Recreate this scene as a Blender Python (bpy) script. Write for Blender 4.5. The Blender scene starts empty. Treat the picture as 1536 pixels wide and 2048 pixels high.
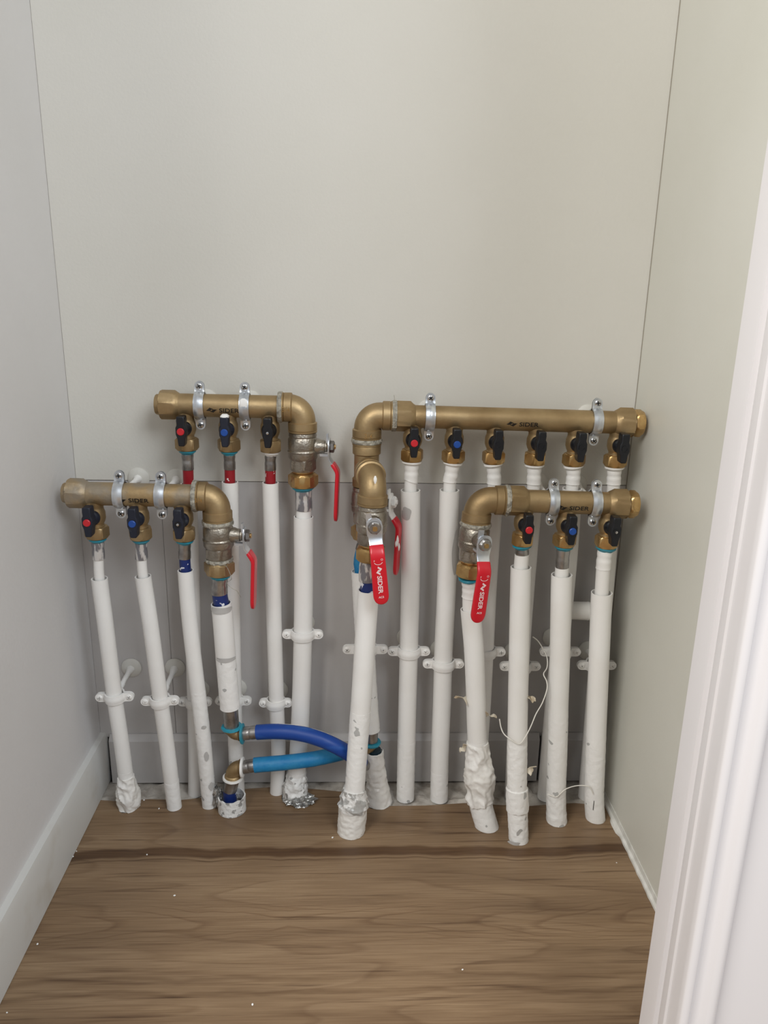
import bpy, bmesh, math, random
from mathutils import Vector, Matrix, noise
random.seed(7)
V = Vector
sc = bpy.context.scene
COL = sc.collection

# ------------------------------------------------------------------ camera
FPX = 1550.0                       # focal length in pixels of a 1536 x 2048 frame
R_ = V((0.99921347, -0.03478999, 0.0190287))
U_ = V((-0.00836604, 0.2841153, 0.95875362))
B_ = V((-0.03876137, -0.95815873, 0.28360078))
CAM = V((0.0, -0.97, 0.69192))
cd = bpy.data.cameras.new('camera'); cam = bpy.data.objects.new('camera', cd); COL.objects.link(cam)
cd.sensor_fit = 'HORIZONTAL'; cd.sensor_width = 36.0; cd.lens = FPX / 1536 * 36.0
cd.clip_start = 0.02; cd.clip_end = 50
m = Matrix(((R_.x, U_.x, B_.x), (R_.y, U_.y, B_.y), (R_.z, U_.z, B_.z))).to_4x4()
m.translation = CAM
cam.matrix_world = m
sc.camera = cam

# ------------------------------------------------------------------ light
sc.view_settings.view_transform = 'Standard'; sc.view_settings.look = 'None'
sc.view_settings.gamma = 1.0; sc.view_settings.use_curve_mapping = False
sc.view_settings.exposure = 0.58
w = bpy.data.worlds.new('world'); sc.world = w; w.use_nodes = True
w.node_tree.nodes['Background'].inputs[0].default_value = (0.93, 0.96, 1.0, 1)
w.node_tree.nodes['Background'].inputs[1].default_value = 0.30

def area(name, loc, target, sx, sy, power, col):
    l = bpy.data.lights.new(name, 'AREA'); l.shape = 'RECTANGLE'; l.size = sx; l.size_y = sy
    l.energy = power; l.color = col
    o = bpy.data.objects.new(name, l); COL.objects.link(o); o.location = loc
    o.rotation_euler = (V(target) - V(loc)).to_track_quat('-Z', 'Y').to_euler()
    return o
area('room_window', (-1.05, -1.50, 1.80), (0.12, -0.1, 0.65), 1.1, 1.0, 29, (1.0, 0.995, 0.965))
area('added_side_fill', (0.85, -1.65, 1.80), (-0.20, -0.1, 0.65), 0.9, 0.9, 18, (0.89, 0.945, 1.0))  # added cool fill, not a known window; brightens the left wall

# ------------------------------------------------------------------ placing
def ray(px, py):
    return R_ * ((px - 768) / FPX) - U_ * ((py - 1024) / FPX) - B_
def P(px, py, d=0.0):              # the point seen there that stands d metres in front of the back wall
    r = ray(px, py); return CAM + r * ((-d - CAM.y) / r.y)
def F(px, py, z=0.0):              # the point of the floor seen there
    r = ray(px, py); return CAM + r * ((z - CAM.z) / r.z)
def proj(p):
    q = p - CAM; k = -q.dot(B_)
    return 768 + FPX * q.dot(R_) / k, 1024 - FPX * q.dot(U_) / k

# ------------------------------------------------------------------ materials
def lin(c):
    return tuple(((x / 255) / 12.92 if x / 255 <= 0.04045 else ((x / 255 + 0.055) / 1.055) ** 2.4) for x in c) + (1,)
MATS = {}
def mat(name, rgb, rough=0.5, metal=0.0, rgb2=None, scale=20, lo=0.4, hi=0.65, bump=0.0, bscale=80,
        rough2=None, spec=None, detail=4, stretch=None, coat=0.0):
    m = bpy.data.materials.new(name); m.use_nodes = True; nt = m.node_tree; N = nt.nodes; L = nt.links
    b = N['Principled BSDF']
    b.inputs['Base Color'].default_value = lin(rgb); b.inputs['Roughness'].default_value = rough
    b.inputs['Metallic'].default_value = metal
    if spec is not None: b.inputs['Specular IOR Level'].default_value = spec
    if coat: b.inputs['Coat Weight'].default_value = coat; b.inputs['Coat Roughness'].default_value = .15
    tc = N.new('ShaderNodeTexCoord'); src = tc.outputs['Object']
    if stretch:
        mp = N.new('ShaderNodeMapping'); mp.inputs['Scale'].default_value = stretch; L.new(src, mp.inputs[0]); src = mp.outputs[0]
    if rgb2 is not None:
        n = N.new('ShaderNodeTexNoise'); n.inputs['Scale'].default_value = scale; n.inputs['Detail'].default_value = detail
        L.new(src, n.inputs['Vector'])
        r = N.new('ShaderNodeValToRGB'); r.color_ramp.elements[0].position = lo; r.color_ramp.elements[1].position = hi
        r.color_ramp.elements[0].color = lin(rgb); r.color_ramp.elements[1].color = lin(rgb2)
        L.new(n.outputs['Fac'], r.inputs[0]); L.new(r.outputs[0], b.inputs['Base Color'])
        if rough2 is not None:
            mr = N.new('ShaderNodeMapRange'); mr.inputs['From Min'].default_value = lo; mr.inputs['From Max'].default_value = hi
            mr.inputs['To Min'].default_value = rough; mr.inputs['To Max'].default_value = rough2
            L.new(n.outputs['Fac'], mr.inputs[0]); L.new(mr.outputs[0], b.inputs['Roughness'])
    if bump:
        n2 = N.new('ShaderNodeTexNoise'); n2.inputs['Scale'].default_value = bscale; n2.inputs['Detail'].default_value = 3
        L.new(src, n2.inputs['Vector'])
        bp = N.new('ShaderNodeBump'); bp.inputs['Strength'].default_value = bump; bp.inputs['Distance'].default_value = 0.002
        L.new(n2.outputs['Fac'], bp.inputs['Height']); L.new(bp.outputs[0], b.inputs['Normal'])
    MATS[name] = m
    return m
wall_m = mat('painted wall', (213, 210, 202), .6, rgb2=(209, 206, 197), scale=3, bump=.12, bscale=260)
side_m = mat('painted side wall', (214, 212, 211), .6, rgb2=(210, 208, 206), scale=3, bump=.15, bscale=200)
board_m = mat('painted lower board', (193, 189, 186), .55, rgb2=(181, 177, 174), scale=9, lo=.45, hi=.8, bump=.1, bscale=120)
right_m = mat('cabinet side panel', (210, 208, 198), .45, rgb2=(206, 204, 193), scale=5, bump=.05, bscale=300)
trim_m = mat('white gloss trim', (222, 218, 218), .34)
skirt_m = mat('skirting paint', (208, 207, 203), .42, rgb2=(198, 194, 186), scale=25, lo=.55, hi=.8)
pipe_m = mat('white painted plastic', (240, 238, 234), .42, rgb2=(236, 233, 228), scale=18, bump=.12, bscale=90)
chip_m = mat('chipped white paint', (240, 238, 234), .45, rgb2=(182, 181, 178), scale=70, lo=.69, hi=.70, bump=.35, bscale=180, detail=2)
wrap_m = mat('painted wrinkled wrap', (239, 236, 231), .5, rgb2=(230, 226, 218), scale=30, bump=.5, bscale=120)
wrapc_m = mat('painted wrap with worn spots', (231, 227, 220), .5, rgb2=(170, 158, 142), scale=60, lo=.68, hi=.70, bump=.5, bscale=120)
flake_m = mat('flaking paint over foil', (230, 228, 224), .45, metal=0, rgb2=(160, 158, 154), scale=110, lo=.58, hi=.60, bump=.9, bscale=160, detail=3, rough2=.3)
foilw_m = mat('paint torn off silver foil', (226, 224, 220), .45, metal=.1, rgb2=(176, 174, 170), scale=75, lo=.52, hi=.54, bump=.6, bscale=160, detail=4, rough2=.3)
foil_m = mat('crumpled foil', (205, 204, 200), .30, metal=.85, rgb2=(140, 138, 135), scale=120, bump=.8, bscale=200)
brass_m = mat('aged brass', (178, 154, 116), .46, metal=.85, rgb2=(150, 126, 90), scale=28, lo=.35, hi=.7, bump=.1, bscale=300, rough2=.56)
brassc_m = mat('plaster smeared brass', (176, 150, 110), .45, metal=.7, rgb2=(160, 148, 130), scale=32, lo=.42, hi=.62, bump=.35, bscale=150, rough2=.6)
nut_m = mat('clean brass', (200, 166, 112), .27, metal=.9, rgb2=(178, 142, 92), scale=50, rough2=.4)
nickel_m = mat('dull nickel', (168, 160, 148), .3, metal=.92, rgb2=(140, 132, 120), scale=60, bump=.3, bscale=420, rough2=.45)
zinc_m = mat('zinc plated steel', (222, 225, 228), .30, metal=.88, rgb2=(192, 197, 204), scale=70, rough2=.40)
steel_m = mat('brushed steel sleeve', (178, 175, 172), .3, metal=.95, rgb2=(120, 116, 114), scale=60, lo=.4, hi=.7, rough2=.4)
steelp_m = mat('paint speckled steel sleeve', (214, 210, 206), .4, metal=.35, rgb2=(128, 126, 130), scale=120, lo=.44, hi=.50, rough2=.3, stretch=(1, 1, .35))
screw_m = mat('screw steel', (200, 200, 200), .25, metal=1)
dark_m = mat('dark recess', (28, 27, 27), .8)
teal_m = mat('teal plastic', (38, 148, 172), .35, rgb2=(48, 128, 146), scale=90)
red_m = mat('red vinyl', (205, 18, 38), .32, coat=.25)
blk_m = mat('black plastic', (16, 18, 24), .38)
blkb_m = mat('dusty black plastic', (22, 27, 42), .5, rgb2=(62, 66, 72), scale=60, lo=.62, hi=.75)
capr_m = mat('red plastic cap', (196, 34, 44), .4)
capb_m = mat('blue plastic cap', (24, 72, 150), .4)
pexr_m = mat('red pipe with paint marks', (148, 22, 34), .4, rgb2=(232, 222, 220), scale=85, lo=.62, hi=.63)
pexb_m = mat('blue pipe with paint marks', (20, 42, 104), .4, rgb2=(226, 226, 230), scale=85, lo=.60, hi=.61)
hosed_m = mat('dark blue insulation', (12, 62, 142), .45, rgb2=(40, 92, 165), scale=70, lo=.6, hi=.78, bump=.2, bscale=90, stretch=(.25, 1, 1))
hosel_m = mat('light blue insulation', (14, 118, 172), .5, rgb2=(40, 130, 176), scale=60, bump=.3, bscale=200)
putty_m = mat('hemp and paste', (170, 164, 150), .7, rgb2=(126, 122, 112), scale=180, bump=1.0, bscale=300, stretch=(1, 1, 1))
ink_m = mat('black ink', (26, 20, 14), .6)
inkw_m = mat('white ink', (238, 214, 214), .5)
paint_m = mat('white paint drip', (240, 238, 234), .4)
wire_m = mat('painted wire', (232, 228, 218), .5)
conc_m = mat('rough mortar', (200, 193, 183), .9, rgb2=(138, 127, 116), scale=55, lo=.42, hi=.75, bump=1.0, bscale=70)
tape_m = mat('peeling tape', (226, 216, 196), .6, rgb2=(180, 160, 130), scale=90)
edge_m = mat('laminate edge', (70, 52, 42), .6)
stub_m = mat('grey pvc', (186, 184, 180), .5, rgb2=(232, 228, 222), scale=60, lo=.45, hi=.5, bump=.3)

def make_floor_mat():
    m = bpy.data.materials.new('walnut laminate'); m.use_nodes = True; nt = m.node_tree; N = nt.nodes; L = nt.links
    b = N['Principled BSDF']; b.inputs['Roughness'].default_value = .42
    tc = N.new('ShaderNodeTexCoord')
    def mapping(s, l=(0, 0, 0)):
        mp = N.new('ShaderNodeMapping'); mp.inputs['Scale'].default_value = s; mp.inputs['Location'].default_value = l
        L.new(tc.outputs['Object'], mp.inputs[0]); return mp.outputs[0]
    def nz(vec, sc_, det=5, dist=0.0):
        n = N.new('ShaderNodeTexNoise'); n.inputs['Scale'].default_value = sc_; n.inputs['Detail'].default_value = det
        n.inputs['Distortion'].default_value = dist; L.new(vec, n.inputs['Vector']); return n.outputs['Fac']
    def math_(op, a, b_, c=None):
        n = N.new('ShaderNodeMath'); n.operation = op
        for i, x in enumerate([a, b_] + ([c] if c is not None else [])):
            if hasattr(x, 'links'): L.new(x, n.inputs[i])
            else: n.inputs[i].default_value = x
        return n.outputs[0]
    def ramp(fac, stops):
        r = N.new('ShaderNodeValToRGB'); e = r.color_ramp.elements
        e[0].position, e[0].color = stops[0][0], lin(stops[0][1]); e[1].position, e[1].color = stops[-1][0], lin(stops[-1][1])
        for p, c in stops[1:-1]:
            x = e.new(p); x.color = lin(c)
        L.new(fac, r.inputs[0]); return r.outputs[0]
    def mix(fac, a, b_, t='MIX'):
        n = N.new('ShaderNodeMix'); n.data_type = 'RGBA'; n.blend_type = t
        L.new(fac, n.inputs[0]) if hasattr(fac, 'links') else setattr(n.inputs[0], 'default_value', fac)
        for i, x in ((6, a), (7, b_)):
            if hasattr(x, 'links'): L.new(x, n.inputs[i])
            else: n.inputs[i].default_value = x
        return n.outputs[2]
    broad = nz(mapping((1.3, 9, 1)), 3.0, 4, .3)
    base = ramp(broad, [(.3, (126, 102, 77)), (.5, (141, 116, 89)), (.72, (156, 131, 102))])
    # long rings with cathedral tips: distorted distance bands
    vec = mapping((.8, 7.5, 1), (.15, .4, 0))
    n1 = nz(vec, 1.6, 2, .2)
    rings = math_('FRACT', math_('MULTIPLY', n1, 11.0), 0.0)
    ring = ramp(rings, [(0.0, (255, 255, 255)), (.78, (240, 236, 230)), (.93, (186, 168, 152)), (1.0, (250, 250, 250))])
    c1 = mix(.38, base, ring, 'MULTIPLY')
    fine = nz(mapping((6, 260, 1)), 2.2, 4)
    c2 = mix(.75, c1, ramp(fine, [(.3, (214, 206, 198)), (.6, (255, 255, 255))]), 'MULTIPLY')
    # dark short dashes of pore grain
    dash = nz(mapping((4.5, 110, 1), (3, 1, 0)), 1.3, 3)
    c3 = mix(.75, c2, ramp(dash, [(.26, (140, 116, 98)), (.4, (255, 255, 255))]), 'MULTIPLY')
    # the dark heartwood streak that crosses the niche
    sep = N.new('ShaderNodeSeparateXYZ'); L.new(tc.outputs['Object'], sep.inputs[0])
    wob = nz(mapping((4, 0, 0)), 1.7, 3)
    yy = math_('ADD', sep.outputs[1], math_('MULTIPLY', math_('SUBTRACT', wob, .5), .035))
    def streak(col, centre, half, strength, soft=.004):
        dist = math_('ABSOLUTE', math_('SUBTRACT', yy, centre), 0)
        mr = N.new('ShaderNodeMapRange'); mr.inputs['From Min'].default_value = half + soft; mr.inputs['From Max'].default_value = half
        mr.inputs['To Min'].default_value = 0; mr.inputs['To Max'].default_value = strength
        L.new(dist, mr.inputs[0])
        return mix(mr.outputs[0], col, mix(1.0, col, lin((172, 154, 136)), 'MULTIPLY'))
    # cathedral figure: nested flame tips along one line of the plank
    dy = math_('SUBTRACT', yy, -.262); dy2 = math_('MULTIPLY', dy, dy)
    ax_ = math_('ABSOLUTE', math_('ADD', sep.outputs[0], .07), 0)
    lev = math_('ADD', math_('SUBTRACT', ax_, math_('MULTIPLY', dy2, 330.0)), math_('MULTIPLY', nz(mapping((1.5, 10, 1), (7, 2, 0)), 2.0, 2), .16))
    fr_ = math_('FRACT', math_('MULTIPLY', lev, 11.0), 0)
    line = ramp(fr_, [(0.0, (255, 255, 255)), (.74, (250, 246, 240)), (.93, (176, 148, 126)), (1.0, (240, 234, 226))])
    fade = N.new('ShaderNodeMapRange'); fade.inputs['From Min'].default_value = .040; fade.inputs['From Max'].default_value = .018
    fade.inputs['To Min'].default_value = 0; fade.inputs['To Max'].default_value = .42
    L.new(math_('ABSOLUTE', dy, 0), fade.inputs[0])
    c3 = mix(fade.outputs[0], c3, mix(1.0, c3, line, 'MULTIPLY'))
    c4 = streak(c3, -.150, .0060, .95)
    c4 = streak(c4, -.163, .0006, .6, .0012)
    c4 = streak(c4, -.088, .012, .30, .012)
    c4 = streak(c4, -.385, .006, .35, .010)
    c4 = streak(c4, -.335, .0010, .35, .004)
    c4 = streak(c4, -.352, .0010, .4, .003)
    L.new(c4, b.inputs['Base Color'])
    bp = N.new('ShaderNodeBump'); bp.inputs['Strength'].default_value = .12; bp.inputs['Distance'].default_value = .001
    L.new(fine, bp.inputs['Height']); L.new(bp.outputs[0], b.inputs['Normal'])
    return m
floor_m = make_floor_mat()

# ------------------------------------------------------------------ mesh helpers
def perp(axis, ref=None):
    a = axis.normalized()
    if ref is None: ref = V((0, -1, 0)) if abs(a.y) < .9 else V((0, 0, 1))
    u = (ref - a * ref.dot(a)).normalized()
    return a, u, a.cross(u)
def ring_faces(bm, r0, r1, mi=0):
    n = len(r0)
    for i in range(n):
        try:
            f = bm.faces.new((r0[i], r0[(i + 1) % n], r1[(i + 1) % n], r1[i])); f.material_index = mi
        except ValueError: pass
def cap(bm, r, mi=0):
    try: bm.faces.new(r).material_index = mi
    except ValueError: pass
def lathe(bm, o, axis, prof, seg=32, ref=None, hexr=None, n=6, phase=0.0, caps=True, mi=0, amp=0, freq=150):
    """prof: (t, r) or (t, r, flat) - flat is the across-flat half width of an n-sided section"""
    a, u, v = perp(axis, ref); prev = None; first = None
    q0 = 2 * math.pi / seg; phase = round(phase / q0) * q0
    for p in prof:
        t, r = p[0], p[1]; fl = p[2] if len(p) > 2 else None
        ring = []
        for i in range(seg):
            th = 2 * math.pi * i / seg; rr = r
            if fl is not None:
                k = 2 * math.pi / n; q = ((th - phase) % k) - k / 2
                rr = min(r, fl / math.cos(q))
            co = o + a * t + (u * math.cos(th) + v * math.sin(th)) * rr
            if amp: co += (co - o - a * t).normalized() * amp * noise.noise(co * freq)
            ring.append(bm.verts.new(co))
        if prev: ring_faces(bm, prev, ring, mi)
        else: first = ring
        prev = ring
    if caps: cap(bm, first[::-1], mi); cap(bm, prev, mi)
def smooth_path(pts, sub=6):
    out = []
    for i in range(len(pts) - 1):
        p0 = pts[max(i - 1, 0)]; p1 = pts[i]; p2 = pts[i + 1]; p3 = pts[min(i + 2, len(pts) - 1)]
        for k in range(sub):
            t = k / sub
            out.append(0.5 * ((2 * p1) + (p2 - p0) * t + (2 * p0 - 5 * p1 + 4 * p2 - p3) * t * t + (3 * p1 - p0 - 3 * p2 + p3) * t ** 3))
    out.append(pts[-1].copy()); return out
class Path:
    def __init__(s, pts, sub=6):
        s.p = smooth_path([V(q) for q in pts], sub) if len(pts) > 2 else [V(q) for q in pts]
        s.l = [0.0]
        for i in range(1, len(s.p)): s.l.append(s.l[-1] + (s.p[i] - s.p[i - 1]).length)
        s.len = s.l[-1]
    def at(s, x):
        if x <= 0: return s.p[0] + (s.p[1] - s.p[0]).normalized() * x
        for i in range(1, len(s.l)):
            if x <= s.l[i]: return s.p[i - 1].lerp(s.p[i], (x - s.l[i - 1]) / max(1e-9, s.l[i] - s.l[i - 1]))
        return s.p[-1] + (s.p[-1] - s.p[-2]).normalized() * (x - s.len)
    def tan(s, x): return (s.at(x + .002) - s.at(x - .002)).normalized()
    def L(s, py):                       # arc length at which the path passes image height py
        lo = 0.0; n = 400
        for i in range(n + 1):
            if proj(s.at(s.len * i / n))[1] >= py: return s.len * i / n
        return s.len
def sweep(bm, path, prof, seg=28, caps=(True, True), amp=None, freq=120, mi=0, step=.006, ref=None, zcut=None, ridge=False):
    """prof: list of (s, r); amp: same s keyed list of noise amplitudes or a number"""
    st = []
    for (s0, r0), (s1, r1) in zip(prof, prof[1:]):
        k = max(1, int(abs(s1 - s0) / step))
        for i in range(k): st.append((s0 + (s1 - s0) * i / k, r0 + (r1 - r0) * i / k))
    st.append(prof[-1])
    prev = None; first = None
    for s, r in st:
        c = path.at(s); a, u, v = perp(path.tan(s), ref)
        A = amp(s) if callable(amp) else (amp or 0)
        ring = []
        for i in range(seg):
            th = 2 * math.pi * i / seg; d = u * math.cos(th) + v * math.sin(th); co = c + d * r
            if A and ridge:
                sk = u * (math.cos(th) * r) + v * (math.sin(th) * r)
                q = V((co.x + co.z * .45, co.y, co.z * .55)) * freq * .55
                co += d * A * (1.1 - 3.0 * abs(noise.noise(q)) - .9 * abs(noise.noise(q * 2.3 + V((5, 1, 2)))))
            elif A: co += d * A * (noise.noise(co * freq) + .5 * noise.noise(co * freq * 2.3))
            if zcut is not None and co.z < zcut:
                tt = path.tan(s); co = co - tt * ((co.z - zcut) / tt.z)
            ring.append(bm.verts.new(co))
        if prev: ring_faces(bm, prev, ring, mi)
        else: first = ring
        prev = ring
    if caps[0]: cap(bm, first[::-1], mi)
    if caps[1]: cap(bm, prev, mi)
def box(bm, lo, hi, M=None, mi=0):
    vs = [V((x, y, z)) for x in (lo[0], hi[0]) for y in (lo[1], hi[1]) for z in (lo[2], hi[2])]
    if M: vs = [M @ q for q in vs]
    b = [bm.verts.new(q) for q in vs]
    for f in ((0, 1, 3, 2), (4, 6, 7, 5), (0, 4, 5, 1), (2, 3, 7, 6), (0, 2, 6, 4), (1, 5, 7, 3)):
        bm.faces.new([b[i] for i in f]).material_index = mi
def prism(bm, poly, y0, y1, fn, mi=0):
    """poly: 2-D outline (u,v); fn(u,v,w) -> world; w runs y0..y1"""
    a = [bm.verts.new(fn(u, v, y0)) for u, v in poly]; b = [bm.verts.new(fn(u, v, y1)) for u, v in poly]
    cap(bm, a[::-1], mi); cap(bm, b, mi); ring_faces(bm, a, b, mi)
def ribbon(bm, stations, fn, k=4.0, n=20, mi=0):
    """superellipse sections; stations: (s, o, width, thickness, dx); fn(x, s, o) -> world"""
    prev = None
    for j, stn in enumerate(stations):
        s, o, w_, t_ = stn[:4]; dx = stn[4] if len(stn) > 4 else 0
        a_ = stations[max(j - 1, 0)]; b_ = stations[min(j + 1, len(stations) - 1)]
        ts, to = b_[0] - a_[0], b_[1] - a_[1]; l = math.hypot(ts, to) or 1; ns, no = -to / l, ts / l
        ring = []
        for i in range(n):
            th = 2 * math.pi * i / n; c, q = math.cos(th), math.sin(th)
            x = math.copysign(abs(c) ** (2 / k), c) * w_ / 2; y = math.copysign(abs(q) ** (2 / k), q) * t_ / 2
            ring.append(bm.verts.new(fn(x + dx, s + ns * y, o + no * y)))
        if prev: ring_faces(bm, prev, ring, mi)
        else: cap(bm, ring[::-1], mi)
        prev = ring
    cap(bm, prev, mi)
def obj(name, bm, mats, parent=None, angle=30, flat=False, bevel=0):
    if not isinstance(mats, (list, tuple)): mats = [mats]
    bmesh.ops.remove_doubles(bm, verts=bm.verts, dist=1e-7)
    bmesh.ops.recalc_face_normals(bm, faces=bm.faces)
    me = bpy.data.meshes.new(name); bm.to_mesh(me); bm.free()
    for x in mats: me.materials.append(x)
    if not flat:
        me.polygons.foreach_set('use_smooth', [True] * len(me.polygons)); me.set_sharp_from_angle(angle=math.radians(angle))
    o = bpy.data.objects.new(name, me); COL.objects.link(o)
    if parent:
        o.parent = parent; o.matrix_parent_inverse = parent_inverse(parent)
    if bevel:
        b = o.modifiers.new('bevel', 'BEVEL'); b.width = bevel; b.segments = 2; b.limit_method = 'ANGLE'
    return o
def world_loc(o):
    l = V(o.location)
    if o.parent: l = world_loc(o.parent) + V(o.location) - world_loc(o.parent) if False else V(o.location)
    return l
def parent_inverse(p):
    # parts are modelled in world coordinates; only thing roots carry an offset
    if p.parent is None: return Matrix.Translation(-V(p.location))
    return Matrix.Identity(4)
def thing(name, label, cat, loc=(0, 0, 0), group=None):
    o = bpy.data.objects.new(name, None); COL.objects.link(o); o.location = loc; o.empty_display_size = .01
    o['label'] = label; o['category'] = cat
    if group: o['group'] = group
    return o
def tag(o, label, cat, group=None):
    o['label'] = label; o['category'] = cat
    if group: o['group'] = group
    return o
def struct(name, bm, mats, bevel=0, label=None, **k):
    o = obj(name, bm, mats, bevel=bevel, **k); o['kind'] = 'structure'
    if label: o['label'] = label
    return o
NB = bmesh.new

def text_polys(s, size, bold=.0):
    c = bpy.data.curves.new('t', 'FONT'); c.body = s; c.size = size; c.offset = bold; c.resolution_u = 4
    o = bpy.data.objects.new('t', c); COL.objects.link(o)
    dg = bpy.context.evaluated_depsgraph_get(); me = bpy.data.meshes.new_from_object(o.evaluated_get(dg))
    vs = [(v.co.x, v.co.y) for v in me.vertices]; fs = [tuple(p.vertices) for p in me.polygons]
    bpy.data.objects.remove(o); bpy.data.curves.remove(c); bpy.data.meshes.remove(me)
    return vs, fs
def add_flat(bm, vs, fs, fn, mi=0):
    b = [bm.verts.new(fn(x, y)) for x, y in vs]
    for f in fs:
        try: bm.faces.new([b[i] for i in f]).material_index = mi
        except ValueError: pass
LOGO = [[(0, .42), (.16, .60), (.34, .98), (.62, .74), (.72, .52), (.52, .66), (.36, .40), (.22, .34)],
        [(1, .62), (.84, .40), (.66, .02), (.38, .26), (.28, .44), (.48, .34), (.64, .60), (.78, .66)]]
ZIG = [[(0, .36), (.30, .98), (.62, .60), (.58, .36), (.33, .60), (.20, .30)],
       [(1, .64), (.70, .02), (.38, .40), (.42, .64), (.67, .40), (.80, .70)]]
def add_logo(bm, polys, x0, y0, w_, h_, fn, mi=0):
    for poly in polys:
        b = [bm.verts.new(fn(x0 + u * w_, y0 + v * h_)) for u, v in poly]
        try: bm.faces.new(b).material_index = mi
        except ValueError: pass

# ------------------------------------------------------------------ the niche
XL, XR = -0.354, 0.356
SEAM = 0.4435
bm = NB(); box(bm, (XL, 0, SEAM + .0004), (XR, .02, 2.4)); struct('wall_back', bm, wall_m, bevel=.0008)
# lower board, with the joints that show between the pipes
g = .0003
xs = [XL, -.2485, XR]
SG = .0003
for i in range(2):
    bm = NB(); box(bm, (xs[i] + (g / 2 if i else 0), .0006, .07), (xs[i + 1] - (g / 2 if i < 1 else 0), .02, SEAM - .0003))
    struct('trim_%d' % (i + 1), bm, board_m, bevel=.0006)
bm = NB(); box(bm, (XL, .02, -.02), (XR, .04, 2.4)); struct('wall_rear', bm, board_m)
bm = NB(); box(bm, (XL - .05, -.62, -.02), (XL, .04, 2.4)); struct('wall_left', bm, side_m)
bm = NB(); box(bm, (XR, -.47, -.02), (XR + .03, .04, 2.4)); struct('wall_right', bm, right_m)
bm = NB(); box(bm, (XL - .05, -.52, 2.4), (XR + .05, .04, 2.43)); struct('ceiling', bm, wall_m)
# dark open joint that runs down the back-right corner
bm = NB(); box(bm, (XR - .0008, -.0008, .07), (XR, .0, 2.4)); struct('trim_3', bm, mat('corner joint', (150, 143, 130), .8))
# floor with an uneven cut edge before the wall
edge_px = [(185, 1600), (230, 1602), (300, 1598), (360, 1600), (420, 1594), (440, 1584), (500, 1577), (560, 1573), (640, 1579), (690, 1584), (728, 1600),
           (780, 1612), (850, 1611), (930, 1606), (1000, 1610), (1060, 1612), (1110, 1608), (1150, 1606), (1215, 1612)]
edge = [F(*e) for e in edge_px]
edge[0].x = XL + .006; edge[-1].x = XR
bm = NB()
top = [bm.verts.new((p.x, p.y, 0)) for p in edge]; fr = [bm.verts.new((p.x, -.5, 0)) for p in edge]; lo_ = [bm.verts.new((p.x, p.y, -.006)) for p in edge]
for i in range(len(edge) - 1):
    bm.faces.new((top[i], fr[i], fr[i + 1], top[i + 1])); bm.faces.new((top[i], top[i + 1], lo_[i + 1], lo_[i])).material_index = 1
q = [bm.verts.new(c) for c in ((XL, -.5, 0), (-1.9, -.5, 0), (-1.9, -3.2, 0), (1.9, -3.2, 0), (1.9, -.5, 0), (XR, -.5, 0))]
q[0].co.x = edge[0].x
bm.faces.new(q)
struct('floor', bm, [floor_m, edge_m], flat=True)
# mortar left bare along the wall
bm = NB(); nx, ny = 170, 14
grid = []
for j in range(ny + 1):
    row = []
    for i in range(nx + 1):
        x = XL + (XR - XL) * i / nx; y = .0 - .075 * j / ny
        z = -.0040 + .0035 * noise.noise(V((x * 60, y * 60, 0))) + .002 * noise.noise(V((x * 190, y * 190, 3)))
        z += max(0, .012 * noise.noise(V((x * 34, y * 50, 9))) - .001)
        ex = min(range(len(edge)), key=lambda k: abs(edge[k].x - x)); 
        if y < edge[ex].y + .004: z = min(z, -.003)
        row.append(bm.verts.new((x, y, z)))
    grid.append(row)
for j in range(ny):
    for i in range(nx): bm.faces.new((grid[j][i], grid[j][i + 1], grid[j + 1][i + 1], grid[j + 1][i]))
struct('floor_mortar', bm, conc_m)
bm = NB(); box(bm, (-2, -3.3, -.03), (2, .05, -.02)); struct('floor_base', bm, conc_m)

# skirtings
bm = NB()
pr = [(XL - .001, 0), (XL + .0085, 0), (XL + .0105, .066), (XL + .0075, .0765), (XL - .001, .0775)]
prism(bm, pr, -.62, .0005, lambda u, v, w_: V((u, w_, v + .0008)))
struct('baseboard_left', bm, skirt_m)
bm = NB()
def back_skirt(x0, x1):
    prism(bm, [(0.0005, .001), (-.008, .001), (-.008, .068), (-.0055, .0715), (-.0035, .0735), (-.002, .0765), (.0005, .0765)], x0, x1, lambda u, v, w_: V((w_, u, v)))
back_skirt(XL + .0135, .2685); bskirt_m = mat('back skirting paint', (190, 186, 183), .5, rgb2=(180, 176, 173), scale=20, lo=.5, hi=.8); struct('baseboard_back', bm, bskirt_m)
bm = NB(); back_skirt(.2722, XR); struct('trim_4', bm, bskirt_m)
bm = NB(); rr = []
for i in range(60):
    y = -.03 - .44 * i / 59; a = .0008 * noise.noise(V((y * 80, 0, 0))); big = .003 if .09 < -y < .125 else 0
    rr.append([bm.verts.new(c) for c in (V((XR + .001, y, .0002)), V((XR - .0042 - a - big, y, .0002)), V((XR - .0040 - a - big * .5, y, .0035)), V((XR - .0016, y, .0060)), V((XR - .0010, y, .0125)), V((XR + .001, y, .0125)))])
for a_, b_ in zip(rr, rr[1:]): ring_faces(bm, a_, b_)
cap(bm, rr[0]); cap(bm, rr[-1]); struct('baseboard_right', bm, mat('caulk and strip', (206, 204, 196), .5, rgb2=(226, 224, 218), scale=60, bump=.5))

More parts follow.
